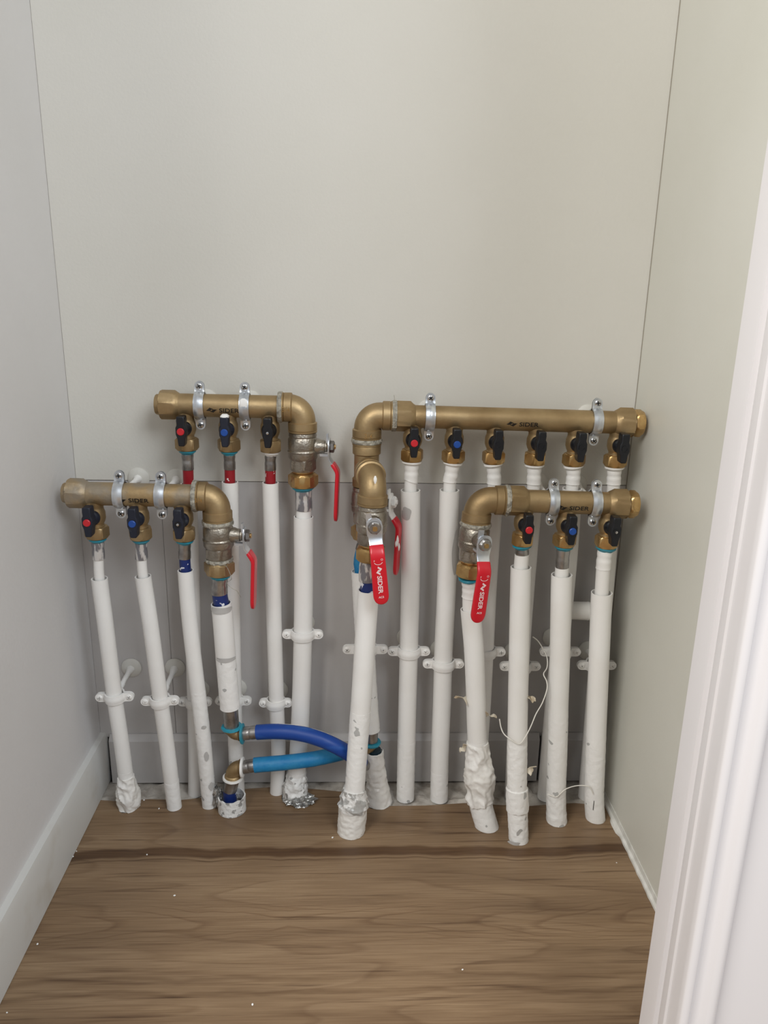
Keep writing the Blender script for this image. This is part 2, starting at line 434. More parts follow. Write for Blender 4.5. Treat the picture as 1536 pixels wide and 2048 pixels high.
# door frame on the right: reveal with stop groove, then moulded casing
XJ = .2555
jamb = [(.37, -.452), (XJ, -.450), (XJ - .0002, -.4705), (XJ + .0004, -.4735), (XJ + .0035, -.4745), (XJ + .0035, -.4800), (XJ + .0004, -.4812), (XJ, -.4830), (XJ, -.4905),
        (XJ + .0015, -.4915), (XJ + .0015, -.5075), (XJ + .37, -.5075), (XJ + .37, -.452)]
bm = NB(); prism(bm, [(u, v) for u, v in jamb], 0.0, 2.06, lambda u, v, w_: V((u, v, w_))); struct('door_1', bm, trim_m)
X0 = XJ + .0002
cas = [(X0, -.5078), (X0, -.5130), (X0 + .0012, -.5145), (X0 + .0060, -.5148), (X0 + .0072, -.5140), (X0 + .0080, -.5122), (X0 + .0105, -.5105), (X0 + .0135, -.5103), (X0 + .0165, -.5115),
       (X0 + .0195, -.5143), (X0 + .0225, -.5158), (X0 + .0255, -.5155), (X0 + .0280, -.5140), (X0 + .0292, -.5115), (X0 + .0292, -.5078)]
bm = NB(); prism(bm, cas, 0.0, 2.1, lambda u, v, w_: V((u, v, w_))); struct('trim_5', bm, trim_m, angle=60)
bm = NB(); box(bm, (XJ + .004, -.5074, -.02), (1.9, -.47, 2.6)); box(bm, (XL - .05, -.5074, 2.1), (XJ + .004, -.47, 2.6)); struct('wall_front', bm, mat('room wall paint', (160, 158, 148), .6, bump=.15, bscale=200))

# ------------------------------------------------------------------ builders
def add_screw(bm, c, axis, r=.0039, mi=0, mid=1):
    lathe(bm, c, axis, [(-.001, r), (.0004, r), (.0010, r * .85), (.0014, r * .5), (.0015, .0002)], 20, mi=mi)
    a, u, v = perp(axis); ang = random.random() * 1.5
    u2 = u * math.cos(ang) + v * math.sin(ang); v2 = a.cross(u2)
    M = Matrix((u2, v2, a)).transposed()
    for (p, q_) in ((.0026, .0006), (.0006, .0026)):
        box(bm, (-p, -q_, .0008), (p, q_, .00165), Matrix.Translation(c) @ M.to_4x4(), mid)
def fake_obj_screw(c, axis, parent, painted=False):
    bm = NB(); add_screw(bm, c, axis)
    return obj('screw', bm, [pipe_m if painted else screw_m, stub_m if painted else dark_m], parent)

def clamp(label, c, axis, ear, half, r, painted=False, wdt=.0116, rosette=None, group=None, ring_amp=0, rod_d=None):
    """two-piece pipe clip around c; axis of the pipe, ear direction, half = ear screw distance"""
    t = thing('pipe_clamp', label, 'pipe clamp', c, group)
    a = axis.normalized(); e = (ear - a * ear.dot(a)).normalized(); f = a.cross(e)
    if f.y > 0: f = -f                                  # towards the room
    mt = pipe_m if painted else zinc_m
    th = .0016 if not painted else .0022
    for side, nm in ((1, 'strap'), (-1, 'back_strap')):
        pts = []
        for k in range(15):
            an = math.pi * k / 14; pts.append((math.cos(an) * (r + th * .6), math.sin(an) * (r + th * .6)))
        x1 = r + .0028
        prof = [(half + .0052, .0015), (x1, .0015)] + [(p[0], max(p[1], .0015)) for p in pts[1:-1]] + [(-x1, .0015), (-half - .0052, .0015)]
        bm = NB(); n = len(prof)
        outer = []; inner = []
        for i, (x, y) in enumerate(prof):
            a0 = prof[max(i - 1, 0)]; a1 = prof[min(i + 1, n - 1)]; tx, ty = a1[0] - a0[0], a1[1] - a0[1]; l = math.hypot(tx, ty)
            nx_, ny_ = ty / l, -tx / l
            outer.append((x + nx_ * th / 2, y + ny_ * th / 2)); inner.append((x - nx_ * th / 2, y - ny_ * th / 2))
        xs_ = [-1, -.8, -.35, .35, .8, 1]; crown = [-.0, .0, .0009, .0009, .0, -.0]
        prev = None; wd = wdt / 2
        def station(o_, i_, k_, cr_on):
            vs = []
            for s_, cr in zip(xs_, crown):
                k = 1 + (cr / r if cr_on else 0)
                vs.append(bm.verts.new(c + e * o_[0] * k + f * o_[1] * k * side + a * s_ * wd * k_))
            for s_ in reversed(xs_): vs.append(bm.verts.new(c + e * i_[0] + f * i_[1] * side + a * s_ * wd * k_))
            return vs
        def tip(sgn, ks):
            out = []
            for an in ks:
                x = sgn * (half + wd * math.cos(an)); out.append(((x, .0015 + th / 2), (x, .0015 - th / 2), max(.12, math.sin(an))))
            return out
        angs = [.12, .4, .75, 1.15, 1.57]
        seq = [(o_, i_, k_, False) for o_, i_, k_ in tip(1, angs)]
        for i in range(1, n - 1): seq.append((outer[i], inner[i], 1, 2 <= i <= n - 3))
        seq += [(o_, i_, k_, False) for o_, i_, k_ in tip(-1, angs[::-1])]
        for o_, i_, k_, on in seq:
            vs = station(o_, i_, k_, on)
            if prev: ring_faces(bm, prev, vs)
            else: cap(bm, vs)
            prev = vs
        cap(bm, prev)
        obj(nm, bm, mt, t, angle=45)
    for s_ in (1, -1): fake_obj_screw(c + e * half * s_ + f * .0027, f, t, painted)
    back = c - f * (r + .002)
    if rosette is not None:
        W_ = V(rosette)
        bm = NB(); p = Path([back, W_]); L_ = (W_ - back).length
        if L_ > .004:
            sweep(bm, p, [(0, .0042), (L_ * .3, .0042), (L_ * .31, .0032), (L_ * .75, .0034), (L_, .0062)], 14); obj('rod', bm, pipe_m, t)
        bm = NB(); lathe(bm, V((W_.x, 0, W_.z)), V((0, -1, 0)), [(-.0003, .0138), (.0012, .0138), (.0030, .0118), (.0046, .0070), (.0050, .001)], 32, amp=.0004); obj('rosette', bm, wall_m, t)
    return t

def handle(parent, c, fwd, col=None, dusty=False, screw=True):
    """wing handle; c = valve centre on the port axis, fwd = towards the room"""
    up = V((0, 0, 1)); a, u, v = perp(fwd, up)          # u ~ up, v sideways
    bm = NB()
    lathe(bm, c, fwd, [(.0090, .0090), (.0135, .0094), (.0150, .0086), (.0185, .0060)], 28)
    side = v
    def fn(x, s, o): return c + side * x - u * s + a * o
    outline = [(-.0046, .0175), (-.0050, .0120), (-.0046, .0075), (-.0062, .0040), (-.0062, -.0040), (-.0046, -.0085), (-.0040, -.0150), (-.0034, -.0180),
               (.0034, -.0180), (.0040, -.0150), (.0046, -.0085), (.0062, -.0040), (.0062, .0040), (.0046, .0075), (.0050, .0120), (.0046, .0175)]
    prism(bm, outline, .0165, .0305, lambda x, z, w_: c + side * x + u * z + a * w_)
    h = obj('valve_handle', bm, blkb_m if dusty else blk_m, parent, bevel=.0012)
    bm = NB()
    if col:
        lathe(bm, c - u * .0003, fwd, [(.0300, .0043), (.0318, .0043), (.0324, .0036)], 24)
        obj('colour_cap', bm, col, h)
    else:
        lathe(bm, c, fwd, [(.0302, .0040), (.0312, .0040), (.0312, .0028), (.0306, .0028), (.0306, .0001)], 24, caps=False)
        k = obj('cap_socket', bm, blk_m, h)
        if screw:
            bm = NB(); lathe(bm, c, fwd, [(.0303, .0020), (.0314, .0016), (.0318, .0002)], 12); obj('handle_screw', bm, screw_m, h)
    return h

def on_cylinder(c, axis, up, r, ang0):
    """map (x along, y up the curve) onto a tube of radius r"""
    a, u, v = perp(axis, up)
    f = u.cross(a) if u.cross(a).y < 0 else a.cross(u)
    def fn(x, y):
        th = ang0 + y / r
        return c + a * x + (f * math.cos(th) + u * math.sin(th)) * r
    return fn

def manifold(label, A, B, cap_side, ports, dusty, cols, logo_x, d, mt=None, r=.0138, cap_style='hex', texty=-.0035, textlabel=True, screws=True):
    """A left end, B right end of the collector body (world points on the axis)"""
    mt = mt or brass_m
    t = thing('water_manifold', label, 'manifold', (A + B) / 2)
    ax = (B - A).normalized(); Ln = (B - A).length
    bm = NB(); h = r + .0026; hs = .0178 if cap_style == 'round' else .0186
    pl = [(0, hs - .001), (.0008, hs, h), (.0165, hs, h), (.0200, r + .0016), (.0225, r)]
    prt = [(Ln - .0225, r), (Ln - .0200, r + .0016), (Ln - .0165, hs, h), (Ln - .0008, hs, h), (Ln, hs - .001)]
    if cap_side == 'L': prt = [(Ln - .004, r), (Ln, r)]
    lathe(bm, A, ax, pl + prt, 48, phase=math.radians(30), n=8 if cap_style == 'round' else 6)
    obj('body', bm, mt, t)
    bm = NB()
    s = 1 if cap_side == 'R' else -1; o = B if s == 1 else A
    if cap_style == 'hex':
        lathe(bm, o, ax * s, [(-.0005, .0120), (.0012, .0120), (.0016, .0148, .0142), (.0042, .0170, .0150), (.0100, .0170, .0150), (.0124, .0146, .0146), (.0128, .0120)], 48, phase=.26)
        obj('end_cap', bm, nut_m, t)
    else:
        lathe(bm, o, ax * s, [(-.0005, .0125), (.0045, .0125, .0117), (.0060, .0115, .0112), (.0066, .0090)], 40, n=8)
        obj('end_cap', bm, mt, t)
    for i, X in enumerate(ports):
        c = A + ax * ((X - A.x) / ax.x)
        dn = V((0, 0, -1))
        bm = NB(); lathe(bm, c, dn, [(.004, .0105), (.0135, .0108), (.0155, .0100), (.0185, .0102), (.0225, .0116), (.0300, .0118), (.0345, .0104), (.0365, .0092), (.0385, .0092), (.0392, .0100), (.0405, .0100)], 32)
        lathe(bm, c + dn * .026, V((0, -1, 0)), [(0, .0085), (.0095, .0085)], 24)
        obj('outlet', bm, brass_m, t)
        handle(t, c + dn * .0265, V((0, -1, 0)), cols[i], dusty[i] if isinstance(dusty, (list, tuple)) else dusty, screws)
        bm = NB(); lathe(bm, c, dn, [(.0400, .0118), (.0404, .0126, .0124), (.0418, .0143, .0124), (.0522, .0143, .0124), (.0545, .0122), (.0550, .0100)], 48, phase=.25 + i * .35)
        obj('union_nut', bm, nut_m if not dusty else brass_m, t)
    if logo_x is not None:
        c = A + ax * ((logo_x - A.x) / ax.x)
        fn = on_cylinder(c, ax, V((0, 0, 1)), r + .00035, texty / r)
        bm = NB(); vs, fs = text_polys('SIDER', .0070, .00012)
        sw = .0236 / max(q[0] for q in vs); sh_ = .0053 / max(q[1] for q in vs)
        add_flat(bm, vs, fs, lambda x, y: fn(x * sw, y * sh_ - .0026))
        add_logo(bm, LOGO, -.0155, -.0032, .0132, .0066, fn)
        obj('logo_lettering', bm, ink_m, t)
    return t

def elbow(label, c, d1, l1, d2, l2, r=.0158, rc=.0176, mt=None, putty=None, col=.013, mark=False, name='pipe_elbow', emb=None):
    t = thing(name, label, 'pipe elbow', c)
    d1 = d1.normalized(); d2 = d2.normalized(); rb = r * 1.02
    pts = [c + d1 * l1]
    for k in range(11):
        an = k / 10 * math.pi / 2
        o = c + d1 * rb + d2 * rb
        pts.append(o - d2 * rb * math.cos(an) - d1 * rb * math.sin(an))
    pts.append(c + d2 * l2)
    bm = NB(); p = Path(pts, 1); ref = d1.cross(d2)
    sweep(bm, p, [(0, r), (p.len, r)], 36, step=.0025, ref=ref)
    for d, l in ((d1, l1), (d2, l2)):
        lathe(bm, c, d, [(l - col, r), (l - col + .0012, rc), (l - .0035, rc), (l - .0030, rc - .0008), (l - .0022, rc + .0002), (l - .0004, rc), (l, rc - .0012), (l, r - .004)], 40, ref=ref)
    obj('body', bm, mt or brass_m, t)
    if putty:
        for d, l in ((d1, l1), (d2, l2)):
            if (d is d1 and 1 in putty) or (d is d2 and 2 in putty):
                bm = NB(); lathe(bm, c, d, [(l - .0012, rc - .003), (l - .0008, rc + .0006), (l + .002, rc + .0012), (l + .0045, rc + .0004), (l + .0050, rc - .004)], 48, ref=ref, amp=.0016, freq=420)
                obj('hemp_seal', bm, putty_m, t)
    if emb:
        txt, dirx, org, size = emb
        bm = NB(); vs, fs = text_polys(txt, size, .0001)
        cx = sum(v[0] for v in vs) / len(vs); fn = on_cylinder(org, dirx, V((0, 0, 1)), rc + .0003, 0) if dirx.x > .5 else None
        if fn is None:
            def fn(x, y):
                th = x / (rc + .0003); return org + V((math.sin(th) * (rc + .0003), -math.cos(th) * (rc + .0003), y))
        add_flat(bm, vs, fs, lambda x, y: fn(x - cx, y - size * .35)); obj('embossed_size', bm, nut_m, t)
    return t

def ball_valve(label, top, down, bon, L1=.050, sc_=1.0, lever_tilt=0.0, letter=False, mt=None, painted_hub=False, putty=False, twist=0, gripw=.0182, gripl=.097):
    """top: centre of the upper port; down: flow axis; bon: bonnet direction (lever side)"""
    t = thing('ball_valve', label, 'ball valve', top)
    a = down.normalized(); b = (bon - a * bon.dot(a)).normalized(); s = a.cross(b)
    bm = NB()
    lathe(bm, top, a, [(-.001, .0135), (0, .0165), (.0035, .0172), (.0050, .0166), (.0062, .0170), (.0080, .0180), (.0175, .0183), (.0205, .0180), (.0215, .0187), (.0228, .0189), (.0240, .0182), (.0300, .0182), (.0325, .0168),
                       (.0335, .0175, .0154), (.0440, .0175, .0154), (.0455, .0155), (.0470, .0150), (.0480, .0120)], 48, ref=b, phase=.2)
    obj('body', bm, nickel_m, t)
    hc = top + a * .0165
    bm = NB(); lathe(bm, hc, b, [(.010, .0098), (.0200, .0094), (.0230, .0080), (.0270, .0078), (.0275, .0066), (.0300, .0066)], 28); obj('bonnet', bm, nickel_m, t)
    # brass union nut under the valve
    bm = NB(); lathe(bm, top, a, [(.0470, .0132), (.0490, .0132), (.0495, .0120), (.0508, .0150), (.0530, .0187, .0162), (.0642, .0187, .0162), (.0672, .0160), (.0680, .0140)], 48, phase=twist); obj('union_nut', bm, nut_m if not putty else brass_m, t)
    if putty:
        bm = NB(); lathe(bm, top, a, [(.0462, .0135), (.0468, .0162), (.0490, .0166), (.0510, .0158), (.0514, .0130)], 48, amp=.0022, freq=380); obj('hemp_seal', bm, putty_m, t)
    # lever
    ct, st_ = math.cos(lever_tilt), math.sin(lever_tilt)
    def fn(x, ss, o): return hc + a * (ss * ct - x * st_) + s * (x * ct + ss * st_) + b * o
    bm = NB()
    stn = [(-.0108, .0325, .0060, .0022), (-.0095, .0325, .0120, .0022), (-.0060, .0325, .0172, .0022), (0, .0325, .0192, .0022), (.0070, .0325, .0178, .0022), (.0120, .0325, .0165, .0022), (.0150, .0330, .0160, .0022), (.0200, .0362, .0158, .0022), (.0260, .0400, .0158, .0022)]
    ribbon(bm, stn, fn, k=6)
    # stop tabs
    prism(bm, [(.0035, .0075), (.0090, .0075), (.0090, .0105), (.0035, .0105)], .0220, .0320, lambda u, v, w_: fn(u, v, w_))
    prism(bm, [(.0020, -.0170), (.0085, -.0170), (.0088, -.0060), (.0020, -.0080)], .0300, .0322, lambda u, v, w_: fn(u, v, w_))
    lv = obj('lever', bm, zinc_m if not painted_hub else pipe_m, t)
    bm = NB()
    g0 = gripl
    stn = [(.0205, .0365, gripw * .86, .0036), (.0215, .0372, gripw * .90, .0048), (.0270, .0408, gripw * .91, .0050), (.0300, .0424, gripw * .92, .0050), (.0335, .0430, gripw * .93, .0050), (.0450, .0426, gripw * .95, .0050), (.0600, .0420, gripw * .98, .0050), (g0 - .014, .0412, gripw, .0050)]
    for k in range(1, 9):
        an = k / 8 * math.pi / 2
        stn.append((g0 - .014 + .0115 * math.sin(an), .0412 - .0004 * k / 8, max(.0012, gripw * math.cos(an) ** .75 if k < 8 else .003), .0050 - .0022 * (k / 8) ** 2))
    ribbon(bm, stn, fn, k=5, n=24); gr = obj('grip', bm, red_m, lv, angle=50)
    bm = NB(); lathe(bm, hc, b, [(.0330, .0078), (.0342, .0078), (.0344, .0062), (.0348, .0074, .0064), (.0380, .0074, .0064), (.0390, .0058), (.0390, .0034)], 36, phase=.4); 
    obj('lever_nut', bm, steel_m if not painted_hub else pipe_m, lv)
    bm = NB(); lathe(bm, hc, b, [(.030, .0030), (.0405, .0030, .0026)], 24, n=4, phase=.785); obj('stem', bm, nut_m if not painted_hub else pipe_m, lv)
    if letter:
        bm = NB()
        def at(ss):                                      # height of the grip face
            return .0430 + .0027 - (.0018 * max(0, ss - .0335) / .055)
        # u runs down the lever, v towards the valve's left seen from the room (text turned a quarter)
        sg = 1 if (R_.dot(s) > 0) else -1
        def tf(u, v, off=.0432): return fn(sg * v, u, at(u))
        vs, fs = text_polys('SIDER', .0078, .00018)
        wdt = max(v[0] for v in vs)
        add_flat(bm, vs, fs, lambda x, y: tf(.0545 + x * (.0225 / wdt), y * .95 - .0026))
        add_logo(bm, ZIG, .0430, -.0036, .0108, .0074, lambda x, y: tf(x, y))
        vs, fs = text_polys('ACS', .0034, .00008); w2 = max(v[0] for v in vs)
        add_flat(bm, vs, fs, lambda x, y: tf(.0825 - y, x - w2 / 2))
        vs, fs = text_polys('O', .0034, .00004); add_flat(bm, vs, fs, lambda x, y: tf(.0362 - y, x + .0028))
        vs, fs = text_polys('F', .0030, .00004); add_flat(bm, vs, fs, lambda x, y: tf(.0372 - y, x - .0052))
        arc = []
        for k in range(13):
            an = math.radians(20 + 140 * k / 12); arc.append((math.cos(an), math.sin(an)))
        o_ = [bm.verts.new(tf(.0370 + .0042 * q_[1], .0052 * q_[0])) for q_ in arc]; i_ = [bm.verts.new(tf(.0370 + .0036 * q_[1], .0045 * q_[0])) for q_ in arc]
        for k in range(12): bm.faces.new((o_[k], o_[k + 1], i_[k + 1], i_[k]))
        obj('grip_lettering', bm, inkw_m, lv)
    return t

def water_pipe(label, pts, r_in, r_out, sleeve_py, sheath_py, base=None, sleeve='steel', ring='teal', band=None, band_py=None, chips=False, bottom=None,
               group=None, r_sl=None, top_r=None, amp=.0, name='water_pipe', end_py=None, skirt=None, sleeve_r=None):
    """pts: (px, py, d) from the nut down; base: world point on the floor"""
    W = [P(*q) if not isinstance(q, Vector) else q for q in pts]
    if base is not None: W.append(base)
    t = thing(name, label, 'water pipe', W[-1] if base is not None else W[0], group)
    p = Path(W)
    rs = sleeve_r or r_in + .0010
    ls = p.L(sleeve_py); lt = p.L(sheath_py)
    if ring:
        bm = NB()
        rr = rs + .0031
        sweep(bm, p, [(-.0002, rs - .001), (.0000, rr - .001), (.0008, rr), (.0024, rr), (.0034, rr - .0010), (.0044, rs + .0004), (.0054, rs)], 32, step=.001, amp=.0005, freq=300)
        obj('seal_ring', bm, teal_m if ring == 'teal' else pipe_m, t)
    bm = NB()
    if sleeve == 'paint':
        l0 = .004
        sweep(bm, p, [(l0, rs), (l0 + (ls - l0) * .25, rs), (l0 + (ls - l0) * .42, rs - .0007), (l0 + (ls - l0) * .6, rs + .0001), (l0 + (ls - l0) * .8, rs - .0002), (ls - .0016, rs - .0001), (ls, rs + .0002), (ls + .0002, r_in)], 32, step=.0015)
        obj('press_sleeve', bm, pipe_m, t)
    else:
        sweep(bm, p, [(.002, rs), (ls * .35, rs), (ls * .45, rs - .0004), (ls * .55, rs - .0004), (ls * .65, rs), (ls, rs), (ls + .0003, r_in)], 32, step=.0015)
        obj('press_sleeve', bm, {'steel': steel_m, 'speck': steelp_m}[sleeve], t)
    l1 = ls
    if band:
        lb = p.L(band_py); bm = NB(); sweep(bm, p, [(ls - .001, r_in + .0001), (lb, r_in + .0001)], 28); obj('bare_pipe', bm, band, t); l1 = lb - .001
    bm = NB(); sweep(bm, p, [(l1, r_in), (min(lt + .035, p.len - .005), r_in)], 28); obj('inner_pipe', bm, pipe_m if band is None or band_py < sheath_py - 8 else band, t)
    le = p.len if end_py is None else p.L(end_py)
    bm = NB()
    ro = r_out; wt = .0013
    bt = bottom or []
    start = le if not bt else p.L(bt[0][0])
    ends = [(lt + .030, ro - wt), (lt, ro - wt), (lt, ro)]
    body = [(start if not chips else start, ro)]
    sweep(bm, p, ends, 32, caps=(False, False))
    split = p.L(chips) if chips else start
    split = min(split, start)
    sweep(bm, p, [(lt, ro), (split, ro)], 32, caps=(False, False), amp=amp, freq=90)
    sh = obj('sheath', bm, pipe_m, t)
    if split < start - .002:
        bm = NB(); sweep(bm, p, [(split - .0005, ro + .0001), (start + .0005 if start < le else le + (.02 if end_py is None else 0), ro + .0001)], 40, step=.0025, amp=.0003, freq=160, zcut=0.0003 if base is not None else None)
        obj('lower_sheath', bm, chip_m, t)
    if start < le - .002:
        # foot in one or two looks: (material, noise, frequency[, image height where the second look starts, material, noise, frequency])
        cuts = [(start, le, skirt[0] if skirt else chip_m, skirt[1] if skirt else .0003, skirt[2] if skirt and len(skirt) > 2 else 160, 'sheath_foot')]
        if skirt and len(skirt) > 3:
            c_ = p.L(skirt[3]); cuts = [(start, c_) + cuts[0][2:5] + ('crumpled_wrap',), (c_, le, skirt[4], skirt[5], skirt[6], 'sheath_foot')]
        full = [(start, ro + .0001)] + [(p.L(b_[0]) if b_[0] < 9000 else le, b_[1]) for b_ in bt]
        if full[-1][0] < le: full.append((le, full[-1][1]))
        def rad(x):
            for (s0, r0), (s1, r1) in zip(full, full[1:]):
                if x <= s1: return r0 + (r1 - r0) * max(0, min(1, (x - s0) / max(1e-6, s1 - s0)))
            return full[-1][1]
        for c0, c1, mt_, am_, fq_, nm_ in cuts:
            prof = [(c0, rad(c0))] + [q_ for q_ in full if c0 + 1e-4 < q_[0] < c1 - 1e-4] + [(c1 + (.02 if c1 == le and end_py is None else .0004), rad(c1))]
            bm = NB(); sweep(bm, p, prof, 64, step=.0012, amp=am_, freq=fq_, ridge=mt_ in (wrap_m, foilw_m), zcut=0.0003 if base is not None else None)
            obj(nm_, bm, mt_, t, angle=50 if mt_ is not foilw_m else 22)
    return t, p

def hub(px, py, d): return P(px, py, d)
dn = V((0, 0, -1)); fw = V((0, -1, 0)); rt = V((1, 0, 0))
# depth planes (metres from the back wall)
dA, dB, dC, dD = .035, .042, .075, .085
MA0, MA1 = P(322, 809, dA), P(556, 814, dA)
MB0, MB1 = P(793, 832, dB), P(1276, 846, dB)
MC0, MC1 = P(138, 986, dC), P(386, 992, dC)
MD0, MD1 = P(1018, 1001, dD), P(1252, 1008, dD)
MB1.x = .3385
pA = [P(x, 888, dA).x for x in (374, 458, 541)]
pB = [P(x, 914, dB).x for x in (824, 906.5, 987, 1070, 1148, 1231)]
pC = [P(x, 1066, dC).x for x in (194, 281, 368.5)]
pD = [P(x, 1083, dD).x for x in (1044.5, 1128.5, 1213)]
manifold('short brass manifold on the upper left, red capped handle at its left outlet', MA0, MA1, 'L', pA, [0, 1, 0], [capr_m, capb_m, None], P(442, 820, dA).x, dA, cap_style='round')
manifold('long brass manifold on the upper right with six black handled outlets', MB0, MB1, 'R', pB, False, [capr_m, capb_m, None, None, None, None], P(1034, 848, dB).x, dB, screws=False)
manifold('plaster smeared brass manifold on the lower left beside the left wall', MC0, MC1, 'L', pC, True, [capr_m, capb_m, None], P(263, 994, dC).x, dC, mt=brassc_m, cap_style='round')
manifold('short brass manifold on the lower right, in front of the upper pipes', MD0, MD1, 'R', pD, False, [capr_m, capb_m, None], P(1133, 1010, dD).x, dD)

# ------------------------------------------------------------------ elbows and ball valves
def nutbase(M0, M1, X):
    ax = (M1 - M0).normalized(); c = M0 + ax * ((X - M0.x) / ax.x); return c + dn * .0545
# upper left
axA = (MA1 - MA0).normalized()
eA = MA1 + axA * (P(605, 830, dA).x - MA1.x)
elbow('brass elbow at the right end of the upper left manifold', eA, -axA, eA.x - MA1.x - .0045, dn, .0300, putty=(1,), emb=('3/4', V((1, 0, 0)), eA - axA * .0200, .0075))
vA = eA + dn * .0305
ball_valve('nickel ball valve below the upper left manifold, red lever hanging on its right', vA, dn, V((1, -.10, 0)), twist=.5)
# lower left
axC = (MC1 - MC0).normalized()
eC = MC1 + axC * (P(434, 1005, dC).x - MC1.x)
elbow('brass elbow at the right end of the lower left manifold', eC, -axC, eC.x - MC1.x - .0045, dn, .0300, putty=(1, 2), emb=('3/4', V((1, 0, 0)), eC - axC * .0200, .0075))
vC = eC + dn * .0305
ball_valve('plaster smeared nickel ball valve below the lower left manifold, red lever on its right', vC, (P(438, 1110, dC) - vC), V((1, -.10, 0)), putty=True, twist=.55)
# lower right
axD = (MD1 - MD0).normalized()
eD = MD0 + axD * (P(956, 1010, dD).x - MD0.x)
tD = (P(943, 1120, dD + .002) - eD).normalized()
elbow('brass elbow at the left end of the lower right manifold', eD, axD, MD0.x - eD.x - .0045, tD, .0285, putty=(1, 2))
vD = eD + tD * .0290
ball_valve('nickel ball valve below the lower right manifold, lettered red lever facing the room', vD, tD, V((.22, -.97, 0)), letter=True, lever_tilt=math.radians(1.0), putty=False, twist=.2)
# upper right: elbow, tee, rear valve, front elbow and front valve
axB = (MB1 - MB0).normalized()
eB = MB0 + axB * (P(734, 850, dB).x - MB0.x)
elbow('brass elbow marked 3/4 at the left end of the long upper manifold', eB, axB, MB0.x - eB.x - .0045, dn, .0290, putty=(1, 2), emb=('3/4', V((0, 0, -1)), eB + dn * .0225, .0080))
tT = eB + dn * .0335; tee = thing('pipe_tee', 'brass tee under the upper right elbow, branching towards the room', 'pipe tee', tT)
zT = P(730, 936, dB).z
bm = NB(); Lt = tT.z - P(724, 972, dB).z
lathe(bm, tT, dn, [(0, .0150), (.0004, .0176), (.0022, .0178), (.0028, .0168), (.0036, .0172), (.0130, .0172), (.0145, .0152), (Lt - .012, .0152), (Lt - .010, .0172), (Lt - .001, .0172), (Lt, .014)], 40)
brc = V((tT.x, tT.y, zT)); fE = V((.12, -1, 0)).normalized()
lathe(bm, brc, fE, [(0, .0150), (.0165, .0150), (.0175, .0170), (.0275, .0172), (.0285, .0150)], 40)
obj('body', bm, brass_m, tee)
vB = tT + dn * (Lt + .0005)
ball_valve('nickel ball valve behind the front one, paint spattered red lever turned sideways', vB, dn, V((.95, -.32, 0)), painted_hub=True, twist=.6)
dF = .101
fc = brc + fE * ((dF - dB) / -fE.y)
fd = (P(741, 1110, dF) - fc).normalized()
elbow('brass elbow with a white paint drip, turning down in front of the tee', fc, -fE, .0300, fd, .0300, rc=.0178)
bm = NB(); ribbon(bm, [(-.003, 0, .0015, .0012), (0, .0003, .0038, .002), (.003, .0002, .0034, .002), (.006, 0, .0012, .0012)], lambda x, s_, o: P(750.5, 957, dF + .0175) + V((x, -o, -s_)))
drip = tag(obj('paint_drip', bm, paint_m), 'white paint drip on the face of the front brass elbow', 'paint drip')
vF = fc + fd * .0305
ball_valve('front nickel ball valve in the middle, lettered red lever facing the room', vF, fd, V((.07, -1, 0)), letter=True, lever_tilt=math.radians(-7), twist=.1, gripl=.0935)

# ------------------------------------------------------------------ pipes
def basept(px, py, dd):                 # floor point under pixel column px at distance dd from the wall
    f = F(px, py); return V((f.x, -dd, -.001))
def nb(which, i):
    M0, M1, X = {'A': (MA0, MA1, pA), 'B': (MB0, MB1, pB), 'C': (MC0, MC1, pC), 'D': (MD0, MD1, pD)}[which]
    return nutbase(M0, M1, X[i])
# upper left manifold
water_pipe('thin white pipe under the red capped outlet of the upper left manifold', [nb('A', 0), (377, 965, dA), (383, 1140, .034), (388, 1350, .033), (391, 1500, .032)], .0064, .0098, 938, 966, basept(394, 1575, .030), band=pexr_m, band_py=966, sleeve_r=.0072)
water_pipe('thin white pipe with a red band behind the lower left ball valve', [nb('A', 1), (460, 965, dA), (464, 1200, .034), (470, 1450, .032)], .0064, .0100, 938, 963, basept(474, 1590, .031), band=pexr_m, band_py=963, chips=1460, sleeve_r=.0072)
water_pipe('thin white pipe with a red band below the right outlet of the upper left manifold', [nb('A', 2), (541, 965, dA), (547, 1200, .034), (553, 1400, .033), (557, 1500, .032)], .0064, .0100, 938, 964, basept(554, 1583, .028), ring='white', band=pexr_m, band_py=964, sleeve_r=.0070)
water_pipe('thick white pipe under the upper left ball valve, flaking foil lump at its foot', [vA + dn * .0675, (608, 1020, dA), (607, 1040, dA), (607, 1200, .035), (605, 1300, .036), (602, 1400, .036), (597, 1500, .037)], .0094, .0122, 1018, 1033, basept(590, 1592, .038),
           sleeve='speck', sleeve_r=.0104, chips=1540, bottom=[(1545, .0124), (1556, .0145), (1575, .0170), (9999, .0180)], skirt=(flake_m, .0030, 110))
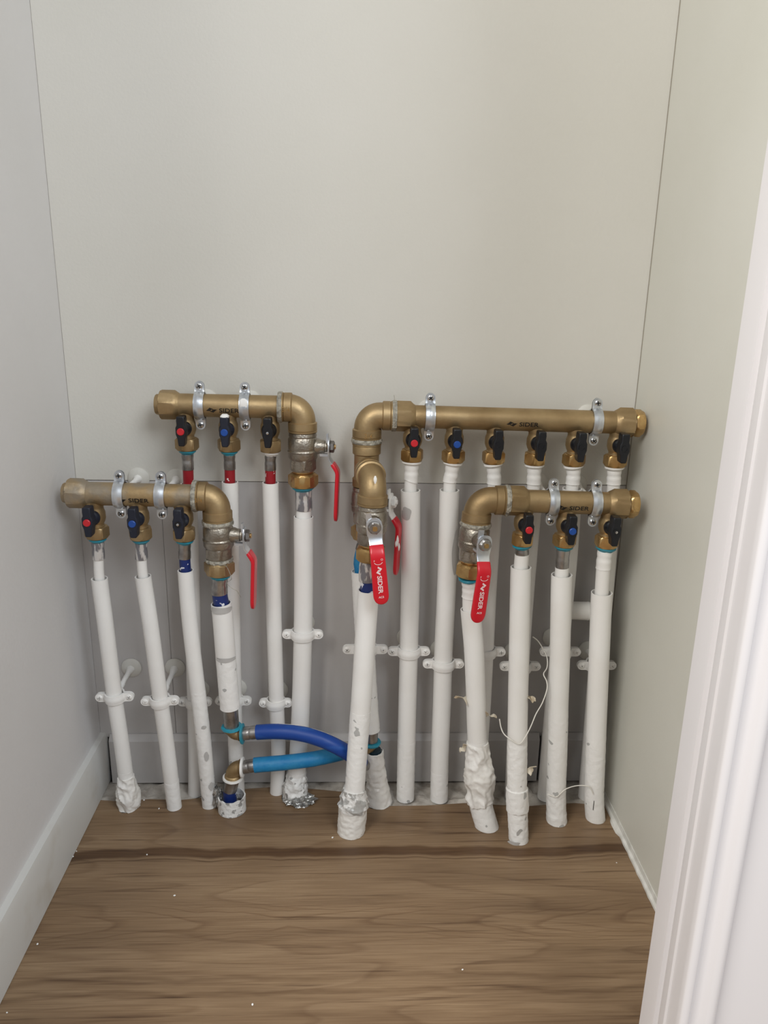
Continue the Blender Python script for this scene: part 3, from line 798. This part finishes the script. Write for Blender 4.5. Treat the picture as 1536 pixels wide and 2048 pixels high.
# lower left manifold
water_pipe('leaning white pipe nearest the left wall, wrinkled wrap at its foot', [nb('C', 0), (197, 1110, .074), (199, 1158, .074), (211, 1250, .073), (230, 1400, .070), (245, 1500, .066)], .0060, .0098, 1117, 1156, basept(262, 1605, .058),
           sleeve='speck', sleeve_r=.0074, chips=1540, bottom=[(1550, .0105), (1572, .0125), (1582, .0150), (1590, .0152), (1598, .0148), (9999, .0112)], skirt=(wrap_m, .0018, 190))
water_pipe('leaning white pipe second from the left wall, plain chipped foot', [nb('C', 1), (283, 1110, .074), (286, 1152, .074), (301, 1250, .073), (321, 1400, .070), (335, 1500, .066)], .0060, .0098, 1117, 1151, basept(352, 1605, .060), sleeve='speck', sleeve_r=.0074, chips=1560)
water_pipe('leaning white pipe third from the left wall, dark blue lining showing at its top', [nb('C', 2), (369.5, 1115, .074), (371, 1140, .074), (380, 1250, .073), (398, 1400, .070), (409, 1500, .066)], .0066, .0096, 1115, 1139, basept(421, 1603, .057), sleeve='steel', sleeve_r=.0074, band=pexb_m, band_py=1142, chips=1380)
eh1 = P(464, 1468, .070)
t_, p_ = water_pipe('short white insulated pipe between the lower left ball valve and hose elbow', [vC + (P(438, 1110, dC) - vC).normalized() * .0675, (439, 1185, .074), (444, 1220, .074), (452, 1320, .072), (460, 1415, .070), (463, 1450, .070), eh1 + V((0, 0, .008))], .0094, .0126, 1186, 1206, None,
           sleeve='steel', sleeve_r=.0100, band=pexb_m, band_py=1206, chips=1312, end_py=1414)
bm = NB(); sweep(bm, p_, [(p_.L(1412), .0100), (p_.L(1440), .0100), (p_.L(1452), .0098)], 32); obj('lower_press_sleeve', bm, steel_m, t_)
bm = NB(); a0 = p_.L(1451); sweep(bm, p_, [(a0, .0100), (a0 + .0004, .0132), (a0 + .0026, .0135), (a0 + .0034, .0100)], 32, step=.001, amp=.0006, freq=200); obj('lower_seal_ring', bm, teal_m, t_)
# upper right manifold
dummy = dB
water_pipe('white pipe below the first outlet of the long manifold, grey patch near its top', [nb('B', 0), (822, 960, dB), (821, 978, dB), (821, 1150, dB), (817.6, 1300, dB), (815, 1400, dB), (812.6, 1500, .043)], .0078, .0122, 961, 979, basept(810, 1590, .044), sleeve='paint', ring='white', chips=1480, skirt=(chip_m, .0006))
water_pipe('white pipe below the second outlet of the long manifold, grey streak on its side', [nb('B', 1), (902.5, 950, dB), (899, 978, dB), (894, 1150, dB), (887, 1300, dB), (884, 1400, dB), (880, 1500, .044)], .0078, .0122, 963, 979, basept(877, 1592, .046), sleeve='paint', ring='white', chips=1540, skirt=(chip_m, .0005))
water_pipe('white pipe from the third outlet of the long manifold, behind the lower right valve', [nb('B', 2), (988, 950, dB), (987, 985, dB), (976, 1150, dB), (970, 1276, dB), (964, 1400, dB), (958, 1500, dB)], .0078, .0122, 966, 990, basept(954, 1590, dB), sleeve='paint', ring='white')
water_pipe('white pipe from the fourth outlet of the long manifold, behind the foremost right pipe', [nb('B', 3), (1068, 950, dB), (1066, 985, dB), (1052, 1150, dB), (1043, 1276, dB), (1037, 1400, dB), (1031, 1500, dB)], .0078, .0122, 966, 990, basept(1026, 1590, dB), sleeve='paint', ring='white')
water_pipe('white pipe from the fifth outlet of the long manifold, rim above the lower manifold', [nb('B', 4), (1147, 950, dB), (1144.5, 978, dB), (1137, 1096, dB), (1128, 1200, dB), (1119, 1303, dB), (1109, 1400, dB), (1100, 1500, dB)], .0078, .0122, 966, 976, basept(1093, 1595, dB), sleeve='paint', ring='white')
water_pipe('white pipe from the last outlet of the long manifold, tight against the right wall', [nb('B', 5), (1228, 950, dB), (1226, 985, dB), (1216, 1100, dB), (1205, 1230, dB), (1195, 1330, dB), (1181, 1500, dB)], .0078, .0115, 966, 995, basept(1172, 1590, dB), sleeve='paint', ring='white')
# rear and front centre
t_, p_ = water_pipe('white pipe with a teal lining, hanging behind the central front pipe', [vB + dn * .0675, (720, 1120, dB), (722, 1145, dB), (726, 1220, .044), (731, 1300, .046), (737, 1400, .050), (742, 1466, .053), P(742, 1482, .054)], .0080, .0122, 1100, 1140, None, sleeve='steel', sleeve_r=.0090, ring='white', band=hosel_m, band_py=1146, chips=1146, end_py=1460)
bm = NB(); sweep(bm, p_, [(p_.L(1458), .0092), (p_.L(1482), .0092)], 28); obj('lower_press_sleeve', bm, steel_m, t_)
water_pipe('central white pipe standing foremost below the lettered valve, swollen flaking foot', [vF + fd * .0675, (736, 1140, dF), (737, 1180, dF), (735, 1210, dF), (729, 1300, .103), (722.5, 1400, .105), (715, 1500, .107), (709, 1580, .109)], .0100, .0128, 1160, 1178, basept(702, 1655, .111),
           sleeve='speck', sleeve_r=.0112, ring=None, band=pexb_m, band_py=1178, chips=1420, bottom=[(1575, .0130), (1592, .0160), (1606, .0192), (1620, .0184), (1640, .0185), (9999, .0172)], skirt=(foilw_m, .0022, 150, 1612, wrapc_m, .0008, 170))
# lower right manifold
water_pipe('white pipe below the lower right ball valve, bulging wrapped foot bent to the right', [vD + tD * .0675, (942, 1180, dD), (941, 1215, dD), (948, 1300, .087), (952, 1400, .090), (954, 1470, .092), (959, 1550, .095), (960, 1600, .098)], .0100, .0126, 1193, 1217, basept(971, 1640, .103),
           sleeve='paint', sleeve_r=.0110, chips=1480, bottom=[(1484, .0134), (1510, .0146), (1535, .0176), (1552, .0190), (1575, .0176), (1602, .0168), (1604, .0152), (9999, .0152)], skirt=(wrap_m, .0026, 130, 1604, chip_m, .0004, 160))
water_pipe('foremost white pipe of the right group, collar low down and grey bare foot', [nb('D', 0), (1044, 1112, dD), (1042, 1133, dD), (1040, 1200, .088), (1038, 1300, .095), (1036, 1400, .102), (1034.5, 1500, .112), (1034, 1580, .120)], .0088, .0126, 1108, 1133, basept(1032, 1660, .129),
           sleeve='steel', sleeve_r=.0084, chips=1480, bottom=[(1484, .0134), (1490, .0128), (1574, .0128), (1576, .0142), (1618, .0145), (1620, .0130), (9999, .0126)], skirt=(chip_m, .0005))
water_pipe('white pipe below the blue capped lower right outlet, wire tied near its foot', [nb('D', 1), (1125, 1120, dD), (1123.5, 1150, dD), (1122, 1200, .086), (1120, 1300, .087), (1117, 1400, .088), (1114.7, 1500, .090), (1112, 1590, .092)], .0084, .0128, 1134, 1149, basept(1111, 1635, .094),
           sleeve='steel', sleeve_r=.0082, chips=1420, bottom=[(1586, .0128), (1622, .0132), (1624, .0138), (9999, .0136)], skirt=(chip_m, .0005))
water_pipe('white pipe standing nearest the right wall, slit and specked at its foot', [nb('D', 2), (1208, 1120, dD), (1203.5, 1185, dD), (1199.5, 1280, .086), (1194.6, 1400, .087), (1191, 1500, .088), (1188, 1590, .089)], .0086, .0130, 1135, 1184, basept(1186, 1625, .089),
           sleeve='paint', sleeve_r=.0092, chips=1470, skirt=(chip_m, .0004))

# grey patches: paint peeled off some pipes, and a long streak on the second tall one
def patch(label, px, py, d, r, w_, h_, ang, seed, ax=V((0, 0, -1)), m_=None):
    c = P(px, py, d); bm = NB(); n = 9
    rows = []
    for j in range(n):
        row = []
        for i in range(n):
            u, v = -1 + 2 * i / (n - 1), -1 + 2 * j / (n - 1); l = math.hypot(u, v); k = max(abs(u), abs(v)) / l if l else 1
            u, v = u * k, v * k
            q = 1 + .25 * noise.noise(V((u * 1.3 + seed, v * 1.3, seed)))
            x, z = u * w_ / 2 * q, v * h_ / 2 * q; th = ang + x / r
            row.append(bm.verts.new(c + V((math.sin(th) * (r + .0006), -math.cos(th) * (r + .0006), z))))
        rows.append(row)
    for j in range(n - 1):
        for i in range(n - 1): bm.faces.new((rows[j][i], rows[j][i + 1], rows[j + 1][i + 1], rows[j + 1][i]))
    return bm
grey_m = mat('grey pipe patch', (184, 181, 177), .5)
def add_patch(pipe_label, *a):
    o = next(x for x in bpy.data.objects if x.get('label', '').startswith(pipe_label))
    bm = patch('', *a); q = obj('grey_patch', bm, grey_m, o); return q
add_patch('white pipe below the first outlet', 822, 1022, dB, .0122, .015, .017, -.62, 3.1)
add_patch('white pipe below the second outlet', 896, 1100, dB, .0124, .013, .062, .85, 5.7)  # long grey streak down the right side of the pipe
add_patch('short white insulated', 443, 1214, .074, .0127, .034, .009, .1, 1.7)
add_patch('short white insulated', 452, 1312, .072, .0127, .034, .006, .1, 8.7)
add_patch('leaning white pipe third', 411, 1505, .0655, .0096, .006, .014, .3, 2.2)
add_patch('leaning white pipe third', 417, 1565, .061, .0096, .008, .012, .6, 6.2)
add_patch('leaning white pipe third', 407, 1447, .068, .0096, .008, .005, .2, 7.2)
add_patch('foremost white pipe of the right', 1034, 1655, .1265, .0126, .008, .014, .1, 4.4)
add_patch('foremost white pipe of the right', 1031, 1680, .1285, .0126, .022, .014, -.2, 9.4)
bm = NB(); box(bm, (-.0003, -.0002, -.007), (.0003, .0003, .007), Matrix.Translation(P(1187, 1611, .0893 + .0131)))
o = next(x for x in bpy.data.objects if x.get('label', '').startswith('white pipe standing nearest the right')); obj('slit', bm, dark_m, o)

# ------------------------------------------------------------------ hoses and floor stubs
eh2 = P(466, 1535, .068)
def small_elbow(label, c, d1, l1, d2, l2, ring1, ring2, r=.0082):
    t = elbow(label, c, d1, l1, d2, l2, r=r, rc=r + .0012, col=.005, mt=brass_m)
    for d, l, rm in ((d1, l1, ring1), (d2, l2, ring2)):
        if rm:
            bm = NB(); lathe(bm, c, d.normalized(), [(l - .0014, .0086), (l - .0012, .0132), (l + .0010, .0136), (l + .0018, .0126), (l + .0020, .0090)], 36, amp=.0006, freq=160); obj('seal_ring', bm, rm, t)
    return t
small_elbow('small brass elbow below the insulated pipe, teal rings, dark blue hose end', eh1, V((0, 0, 1)), .008, V((1, -.05, .06)), .0135, None, teal_m)
small_elbow('small brass elbow above the open floor sleeve, white rings, light blue hose end', eh2, V((-.05, 0, -1)), .0155, V((1, -.05, .05)), .0125, pipe_m, pipe_m, r=.0095)
def hose(label, pts, r, m_, sleeve_len, tail):
    p = Path(pts); t = thing('hose', label, 'hose', pts[0])
    bm = NB(); sweep(bm, p, [(0, .0080), (0.0003, .0088), (sleeve_len * .4, .0088), (sleeve_len * .5, .0083), (sleeve_len * .6, .0088), (sleeve_len + .004, .0088)], 30, step=.001); obj('press_sleeve', bm, steel_m, t)
    bm = NB(); sweep(bm, p, [(sleeve_len, r), (p.len - tail, r)], 32, amp=.0002); obj('insulation', bm, m_, t)
    bm = NB(); sweep(bm, p, [(p.len - tail - .002, .0078), (p.len, .0078)], 24); obj('end_sleeve', bm, steel_m, t)
    return t
h1 = eh1 + V((1, -.05, .06)).normalized() * .0150
h2 = eh2 + V((1, -.05, .05)).normalized() * .0140
eR2 = P(742, 1497, .054); eR1 = P(749, 1529, .052)
hose('dark blue hose arching right from the upper brass elbow', [h1, P(520, 1464, .073), P(560, 1463, .077), P(600, 1467, .080), P(640, 1478, .085), P(675, 1494, .087), P(705, 1512, .082), P(724, 1527, .066), eR1 + V((-.009, 0, 0))], .0098, hosed_m, .0185, .024)
hose('light blue hose rising right from the lower brass elbow', [h2, P(513, 1530, .069), P(560, 1526, .066), P(620, 1519, .060), P(670, 1509, .050), P(700, 1501, .050), eR2 + V((-.010, 0, 0))], .0100, hosel_m, .0150, .022)
small_elbow('small brass elbow with a teal collar behind the central front pipe', eR2, V((0, 0, 1)), .0095, V((-1, 0, 0)), .0095, teal_m, None, r=.0078)
small_elbow('small brass elbow half sunk in the wrapped stub behind the central pipe', eR1, V((0, 0, -1)), .014, V((-1, 0, 0)), .0095, None, None, r=.0078)
# left stub: blue pipe in an open chipped sleeve
sb = V((F(466, 1612).x, -.066, 0))
t = thing('pipe_stub', 'short open sleeve in the floor with a blue pipe standing inside', 'pipe stub', sb)
p = Path([eh2 + V((-.05, 0, -1)) * .0165, sb + V((-.002, 0, .03)), sb + V((-.002, 0, -.001))])
bm = NB(); sweep(bm, p, [(0, .0096), (.020, .0096), (.0204, .009)], 28); obj('press_sleeve', bm, steel_m, t)
bm = NB(); sweep(bm, p, [(.020, .0090), (p.len, .0090)], 28); obj('blue_pipe', bm, pexb_m, t)
bm = NB(); seg = 44
rings = []
for (z, rr, am) in ((.0003, .0188, .0004), (.008, .0184, .0008), (.016, .0186, .0010), (.0225, .0184, .0008), (.0225, .0166, .0008), (.016, .0164, 0), (.006, .0164, 0)):
    rings.append([bm.verts.new(sb + V((math.cos(2 * math.pi * i / seg) * (rr + am * noise.noise(V((i * .8, z * 300, 1)))), math.sin(2 * math.pi * i / seg) * (rr + am * noise.noise(V((i * .8, z * 300, 5)))),
                    z + (.0035 * noise.noise(V((math.cos(2 * math.pi * i / seg) * 2, math.sin(2 * math.pi * i / seg) * 2, 4))) if z > .02 else 0)))) for i in range(seg)])
for a_, b_ in zip(rings, rings[1:]): ring_faces(bm, a_, b_)
obj('open_sleeve', bm, flake_m, t)
# right stub: wrapped cone
sb = V((F(757, 1600).x, -.050, 0))
p = Path([P(749, 1502, .052), P(750, 1530, .052), P(754, 1560, .051), sb + V((0, 0, -.001))])
t = thing('pipe_stub', 'wrapped white pipe stub widening to the floor behind the central pipe', 'pipe stub', sb)
bm = NB(); sweep(bm, p, [(.010, .009), (.000, .0108), (.001, .0125), (p.L(1525), .0130), (p.L(1545), .0138), (p.L(1565), .0140), (p.L(1568), .0148), (p.len, .0188), (p.len + .01, .0190)], 44, step=.002, caps=(False, True), amp=.0013, freq=170, zcut=.0003)
obj('wrap', bm, wrap_m, t)
bm = NB(); sweep(bm, p, [(-.003, .0088), (.012, .0088)], 24); obj('inner_pipe', bm, mat('dark teal plastic', (22, 50, 62), .5), t)
# capped horizontal stub between the last two pipes
bm = NB(); p = Path([P(1128, 1221, .001), P(1130, 1221, .022), P(1138, 1221, .030), P(1150, 1221, .031), P(1179, 1222, .031)])
sweep(bm, p, [(0, .0112), (p.len - .0035, .0122), (p.len - .003, .0126), (p.len - .0006, .0124), (p.len, .0110)], 32, step=.002)
tag(obj('wall_pipe_stub', bm, pipe_m), 'stout white capped pipe stub lying sideways between the two right pipes', 'pipe stub')

# foil lumps
def lump(name, label, c, rx, ry, rz, m_, amp=.35, seed=0, cat='foil'):
    bm = NB(); bmesh.ops.create_icosphere(bm, subdivisions=4, radius=1)
    for v in bm.verts:
        n = v.co.normalized(); k = 1 + amp * (noise.noise(n * 2.2 + V((seed, 0, 0))) + .6 * noise.noise(n * 6 + V((0, seed, 0))) + .3 * noise.noise(n * 14))
        v.co = c + V((n.x * rx * k, n.y * ry * k, n.z * rz * k))
        if v.co.z < .0003: v.co.z = .0003
    return tag(obj(name, bm, m_, angle=18), label, cat)
bm = NB(); b0 = F(602, 1592)
lump('crumpled_foil', 'crumpled silver foil on the floor around the flaking upper left pipe foot', V((b0.x, -.052, .0035)), .020, .013, .006, foil_m, .5, 3)
fc_ = P(434, 1590, .066); lump('crumpled_foil', 'small crumpled foil scrap between the third left pipe and the open floor sleeve', V((fc_.x, -.064, .018)), .0052, .006, .018, foil_m, .6, 7)

# ------------------------------------------------------------------ clamps
def horiz_clamp(label, px, M0, M1, r, wallpx):
    ax = (M1 - M0).normalized(); X = P(px, proj((M0 + M1) / 2)[1], -M0.y).x
    c = M0 + ax * ((X - M0.x) / ax.x)
    return clamp(label, c, ax, V((0, 0, 1)), .0232, r + .0006, rosette=(c.x + .0015, -.001, c.z + .001))
horiz_clamp('zinc pipe clamp left of the lettering on the upper left manifold', 400.5, MA0, MA1, .0138, None)
horiz_clamp('zinc pipe clamp with a white paint blob, right on the upper left manifold', 490.5, MA0, MA1, .0138, None)
horiz_clamp('zinc pipe clamp at the left end of the long upper manifold', 859, MB0, MB1, .0138, None)
horiz_clamp('zinc pipe clamp near the right end of the long upper manifold', 1191, MB0, MB1, .0138, None)
horiz_clamp('zinc pipe clamp left of the lettering on the lower left manifold', 241, MC0, MC1, .0138, None)
horiz_clamp('zinc pipe clamp right of the lettering on the lower left manifold', 323, MC0, MC1, .0138, None)
horiz_clamp('zinc pipe clamp left of the lettering on the lower right manifold', 1104, MD0, MD1, .0138, None)
horiz_clamp('zinc pipe clamp right of the lettering on the lower right manifold', 1189, MD0, MD1, .0138, None)
bm = NB(); ribbon(bm, [(-.006, 0, .003, .0008), (-.004, .0004, .0085, .0012), (0, .0009, .0098, .0014), (.004, .0008, .008, .0012), (.007, .0003, .0024, .0008)], lambda x, s_, o: P(487, 807, dA + .0155) + V((x, -o, -s_)), k=2.2)
tag(obj('paint_blob', bm, paint_m), 'white paint blob on the right clamp of the upper left manifold', 'paint drip')

PAINTED = 'white painted clamps low on the pipes'
def vclamp(label, px, py, d, axis, half, r, rosette=None, painted=True):
    c = P(px, py, d); z = c.z
    return clamp(label, c, axis, V((1, 0, 0)), half, r, painted=painted, wdt=.0118, rosette=rosette if rosette is not None else (c.x, -.001, c.z + .001))
lean = (P(245, 1500, .066) - P(211, 1250, .073)).normalized()
vclamp('painted clamp on the leaning pipe nearest the left wall, wall cone behind', 230, 1393, .0702, lean, .0186, .0101, (P(263, 1335).x, -.001, P(263, 1335).z))
vclamp('painted clamp on the second leaning pipe from the left wall', 320.5, 1401, .0700, lean, .0186, .0101, (P(350, 1335).x, -.001, P(350, 1335).z))
vclamp('painted clamp half hidden behind the third leaning pipe', 390, 1403, .0328, dn, .0170, .0101)
vclamp('painted clamp behind the short insulated pipe, right ear showing', 467, 1401, .0325, dn, .0185, .0103)
vclamp('painted clamp on the thin pipe above the dark blue hose', 551.5, 1405, .0328, dn, .0165, .0103)
vclamp('painted clamp high on the thick pipe under the upper left ball valve', 605.5, 1268, .0358, dn, .0210, .0125)
vclamp('metal eared clamp behind the central front pipe', 730.5, 1298, .0460, dn, .0238, .0125)
vclamp('painted clamp on the tall pipe below the first upper outlet', 817.6, 1302, dB, dn, .0222, .0125)
vclamp('painted clamp on the tall pipe below the second upper outlet', 886.5, 1327, dB, dn, .0216, .0125)
vclamp('painted clamp behind the wrapped pipe of the lower right ball valve', 969.5, 1303, dB, dn, .0216, .0125)
vclamp('painted clamp behind the foremost right pipe, both ears showing', 1040, 1332, dB, dn, .0216, .0125)
vclamp('painted clamp behind the wire tied pipe, both ears showing', 1120, 1303, dB, dn, .0216, .0125)
vclamp('painted clamp behind the pipe nearest the right wall', 1193, 1330, dB, dn, .0205, .0118)

# ------------------------------------------------------------------ wires, scraps, crumbs
def wire(name, label, pts, r=.0006, m_=None, cat='wire'):
    p = Path(pts); bm = NB(); sweep(bm, p, [(0, r), (p.len, r)], 8, step=.002); return tag(obj(name, bm, m_ or wire_m), label, cat)
wire('thin_wire', 'long white wire twisted around the foremost right pipe', [P(1066, 1274, .075), P(1076, 1282, .07), P(1085, 1296, .068), P(1094, 1315, .07), P(1094, 1335, .078), P(1087, 1348, .09), P(1093, 1362, .095), P(1094, 1378, .10), P(1085, 1405, .108), P(1072, 1428, .115), P(1062, 1452, .12), P(1050, 1475, .124), P(1038, 1488, .1262),
      P(1020, 1478, .124), P(1008, 1468, .118), P(1002, 1455, .113), P(999, 1438, .11)], .0007)
wire('thin_wire', 'short white wire looping right from the tied pipe near the floor', [P(1095, 1588, .103), P(1104, 1592, .106), P(1113, 1594, .1075), P(1120, 1588, .107), P(1132, 1578, .105), P(1150, 1572, .104), P(1168, 1571, .104), P(1180, 1575, .1042), P(1186, 1588, .1042)], .0006)
wire('thin_wire', 'hair thin grey wire loop hanging from the lower left valve nut', [P(440, 1128, .094), P(452, 1132, .094), P(459, 1145, .093), P(463, 1158, .092), P(454, 1166, .092), P(463, 1176, .091), P(474, 1182, .09), P(482, 1195, .089)], .00035, putty_m)
def strand(label, pts): return wire('hemp_strand', label, pts, .0003, putty_m, 'hemp strand')
strand('single hemp strand standing up from the upper right elbow joint', [P(788, 805, dB + .005), P(789, 798, dB + .004), P(788, 790, dB + .004)])
def scrap(label, c, d1, ln, w0, seed):
    bm = NB(); prev = None
    d1 = d1.normalized(); a, u, v = perp(d1, V((0, 0, 1)))
    for i in range(9):
        t = i / 8; ww = w0 * (1 - .75 * t) * (1 + .5 * noise.noise(V((t * 4, seed, 0))))
        ce = c + d1 * ln * t + u * (.003 * noise.noise(V((t * 3, seed, 5))) - .004 * t * t) + v * .003 * noise.noise(V((t * 3, seed, 9)))
        tw = t * 2 + seed; uu = u * math.cos(tw) + v * math.sin(tw); nn = d1.cross(uu) * .0003
        vs = [bm.verts.new(ce + uu * ww + nn), bm.verts.new(ce - uu * ww + nn), bm.verts.new(ce - uu * ww - nn), bm.verts.new(ce + uu * ww - nn)]
        if prev: ring_faces(bm, prev, vs)
        else: cap(bm, vs)
        prev = vs
    cap(bm, prev); return tag(obj('tape_scrap', bm, tape_m), label, 'tape scrap')
scrap('curled tape scrap on the left side of the wrapped pipe, higher up', P(934, 1402, .092), V((-1, -.2, .8)), .018, .0072, 1)
scrap('torn tape scrap on the left side of the bulging wrap', P(935, 1490, .094), V((-1, -.2, -.5)), .013, .0060, 2.2)
scrap('pointed tape scrap on the right side of the wrapped pipe', P(970, 1430, .094), V((1, -.1, .1)), .015, .0060, 3.4)
scrap('curled tape scrap on the right side of the foremost right pipe', P(1054, 1396, .104), V((1, 0, .1)), .011, .0080, 4.1)
scrap('small brown tape scrap low on the foremost right pipe', P(1055, 1545, .118), V((.5, 0, 1)), .013, .0055, 5.5)
crumb = None
WHERE = ['behind the leftmost pipe foot', 'right of the leftmost pipe foot', 'against the left baseboard, upper of two close together', 'against the left baseboard, lower of two close together',
         'on the dark streak left of centre', 'on the pale grain left of centre', 'on its own well forward near the left baseboard', 'in the front left corner of the floor', 'left of the swollen foot of the central pipe', 'against the right wall strip',
         'near the front edge, right of centre', 'near the front edge, left of centre']
for k, (px, py) in enumerate([(288, 1601), (318, 1618), (153, 1703), (146, 1714), (294, 1710), (349, 1792), (75, 1889), (14, 2026), (665, 1676), (1233, 1726), (925, 1940), (505, 2010)]):
    c = F(px, py)
    if crumb is None:
        bm = NB(); bmesh.ops.create_icosphere(bm, subdivisions=1, radius=.0011)
        for v in bm.verts: v.co.z = v.co.z * .6 + .0007; v.co.x *= 1.3
        crumb = o = obj('paint_chip', bm, paint_m)
    else:
        o = crumb.copy(); COL.objects.link(o)
    s = .6 + .6 * random.random(); o.location = (c.x, c.y, 0.0); o.scale = (s, s, s); o.rotation_euler = (0, 0, k * 1.3)
    tag(o, 'tiny white paint chip on the floor ' + WHERE[k], 'paint chip', 'paint chips on the floor')

# white paint worn along the top of the dark blue hose
hz = next(x for x in bpy.data.objects if x.get('label', '').startswith('dark blue hose'))
def smear(pts, w_):
    p = Path(pts); bm = NB(); prev = None; n = 26
    for i in range(n + 1):
        t = i / n; c = p.at(p.len * t); k = math.sin(math.pi * t) ** .4 * (.6 + .8 * abs(noise.noise(V((t * 9, 2, 1)))))
        a, u, v = perp(p.tan(p.len * t), V((0, .35, 1)))
        vs = [bm.verts.new(c + u * .0101 * math.cos(q) + v * .0101 * math.sin(q)) for q in [(-1 + j / 2) * w_ * k for j in range(5)]]
        if prev:
            for j in range(4): bm.faces.new((prev[j], prev[j + 1], vs[j + 1], vs[j]))
        prev = vs
    obj('paint_smear', bm, paint_m, hz)
smear([P(556, 1463, .077), P(585, 1465, .079), P(612, 1469, .081)], .16)
smear([P(618, 1471, .081), P(640, 1478, .085), P(668, 1490, .0868)], .10)

# white paint dabbed on the top of the blue capped handle of the upper left manifold
mh = next(x for x in bpy.data.objects if x.get('label', '').startswith('short brass manifold on the upper left'))
bm = NB(); ribbon(bm, [(-.0022, 0, .006, .006), (0, 0, .0102, .0132), (.0018, 0, .0098, .0138), (.0030, 0, .005, .0130)], lambda x, s_, o: V((pA[1] + x, MA0.y - .0232 - o, P(449, 834, dA + .026).z - s_ + .0008)), k=3)
obj('paint_dab', bm, paint_m, mh)
rl = next(x for x in bpy.data.objects if x.name.startswith('grip') and x.parent and x.parent.parent and x.parent.parent.get('label', '').startswith('nickel ball valve behind'))
bm = NB()
for (px, py, a_, b_) in ((795, 1082, .0016, .007), (798, 1094, .0012, .005), (792, 1088, .0012, .004)):
    ribbon(bm, [(-b_, 0, .0006, .001), (-b_ * .5, 0, a_ * 1.6, .0014), (0, 0, a_ * 2, .0016), (b_ * .6, 0, a_ * 1.3, .0014), (b_, 0, .0005, .001)], lambda x, s_, o: P(px, py, dB + .0355) + V((x, -o, -s_)), k=2.2)
obj('paint_speck', bm, paint_m, rl)
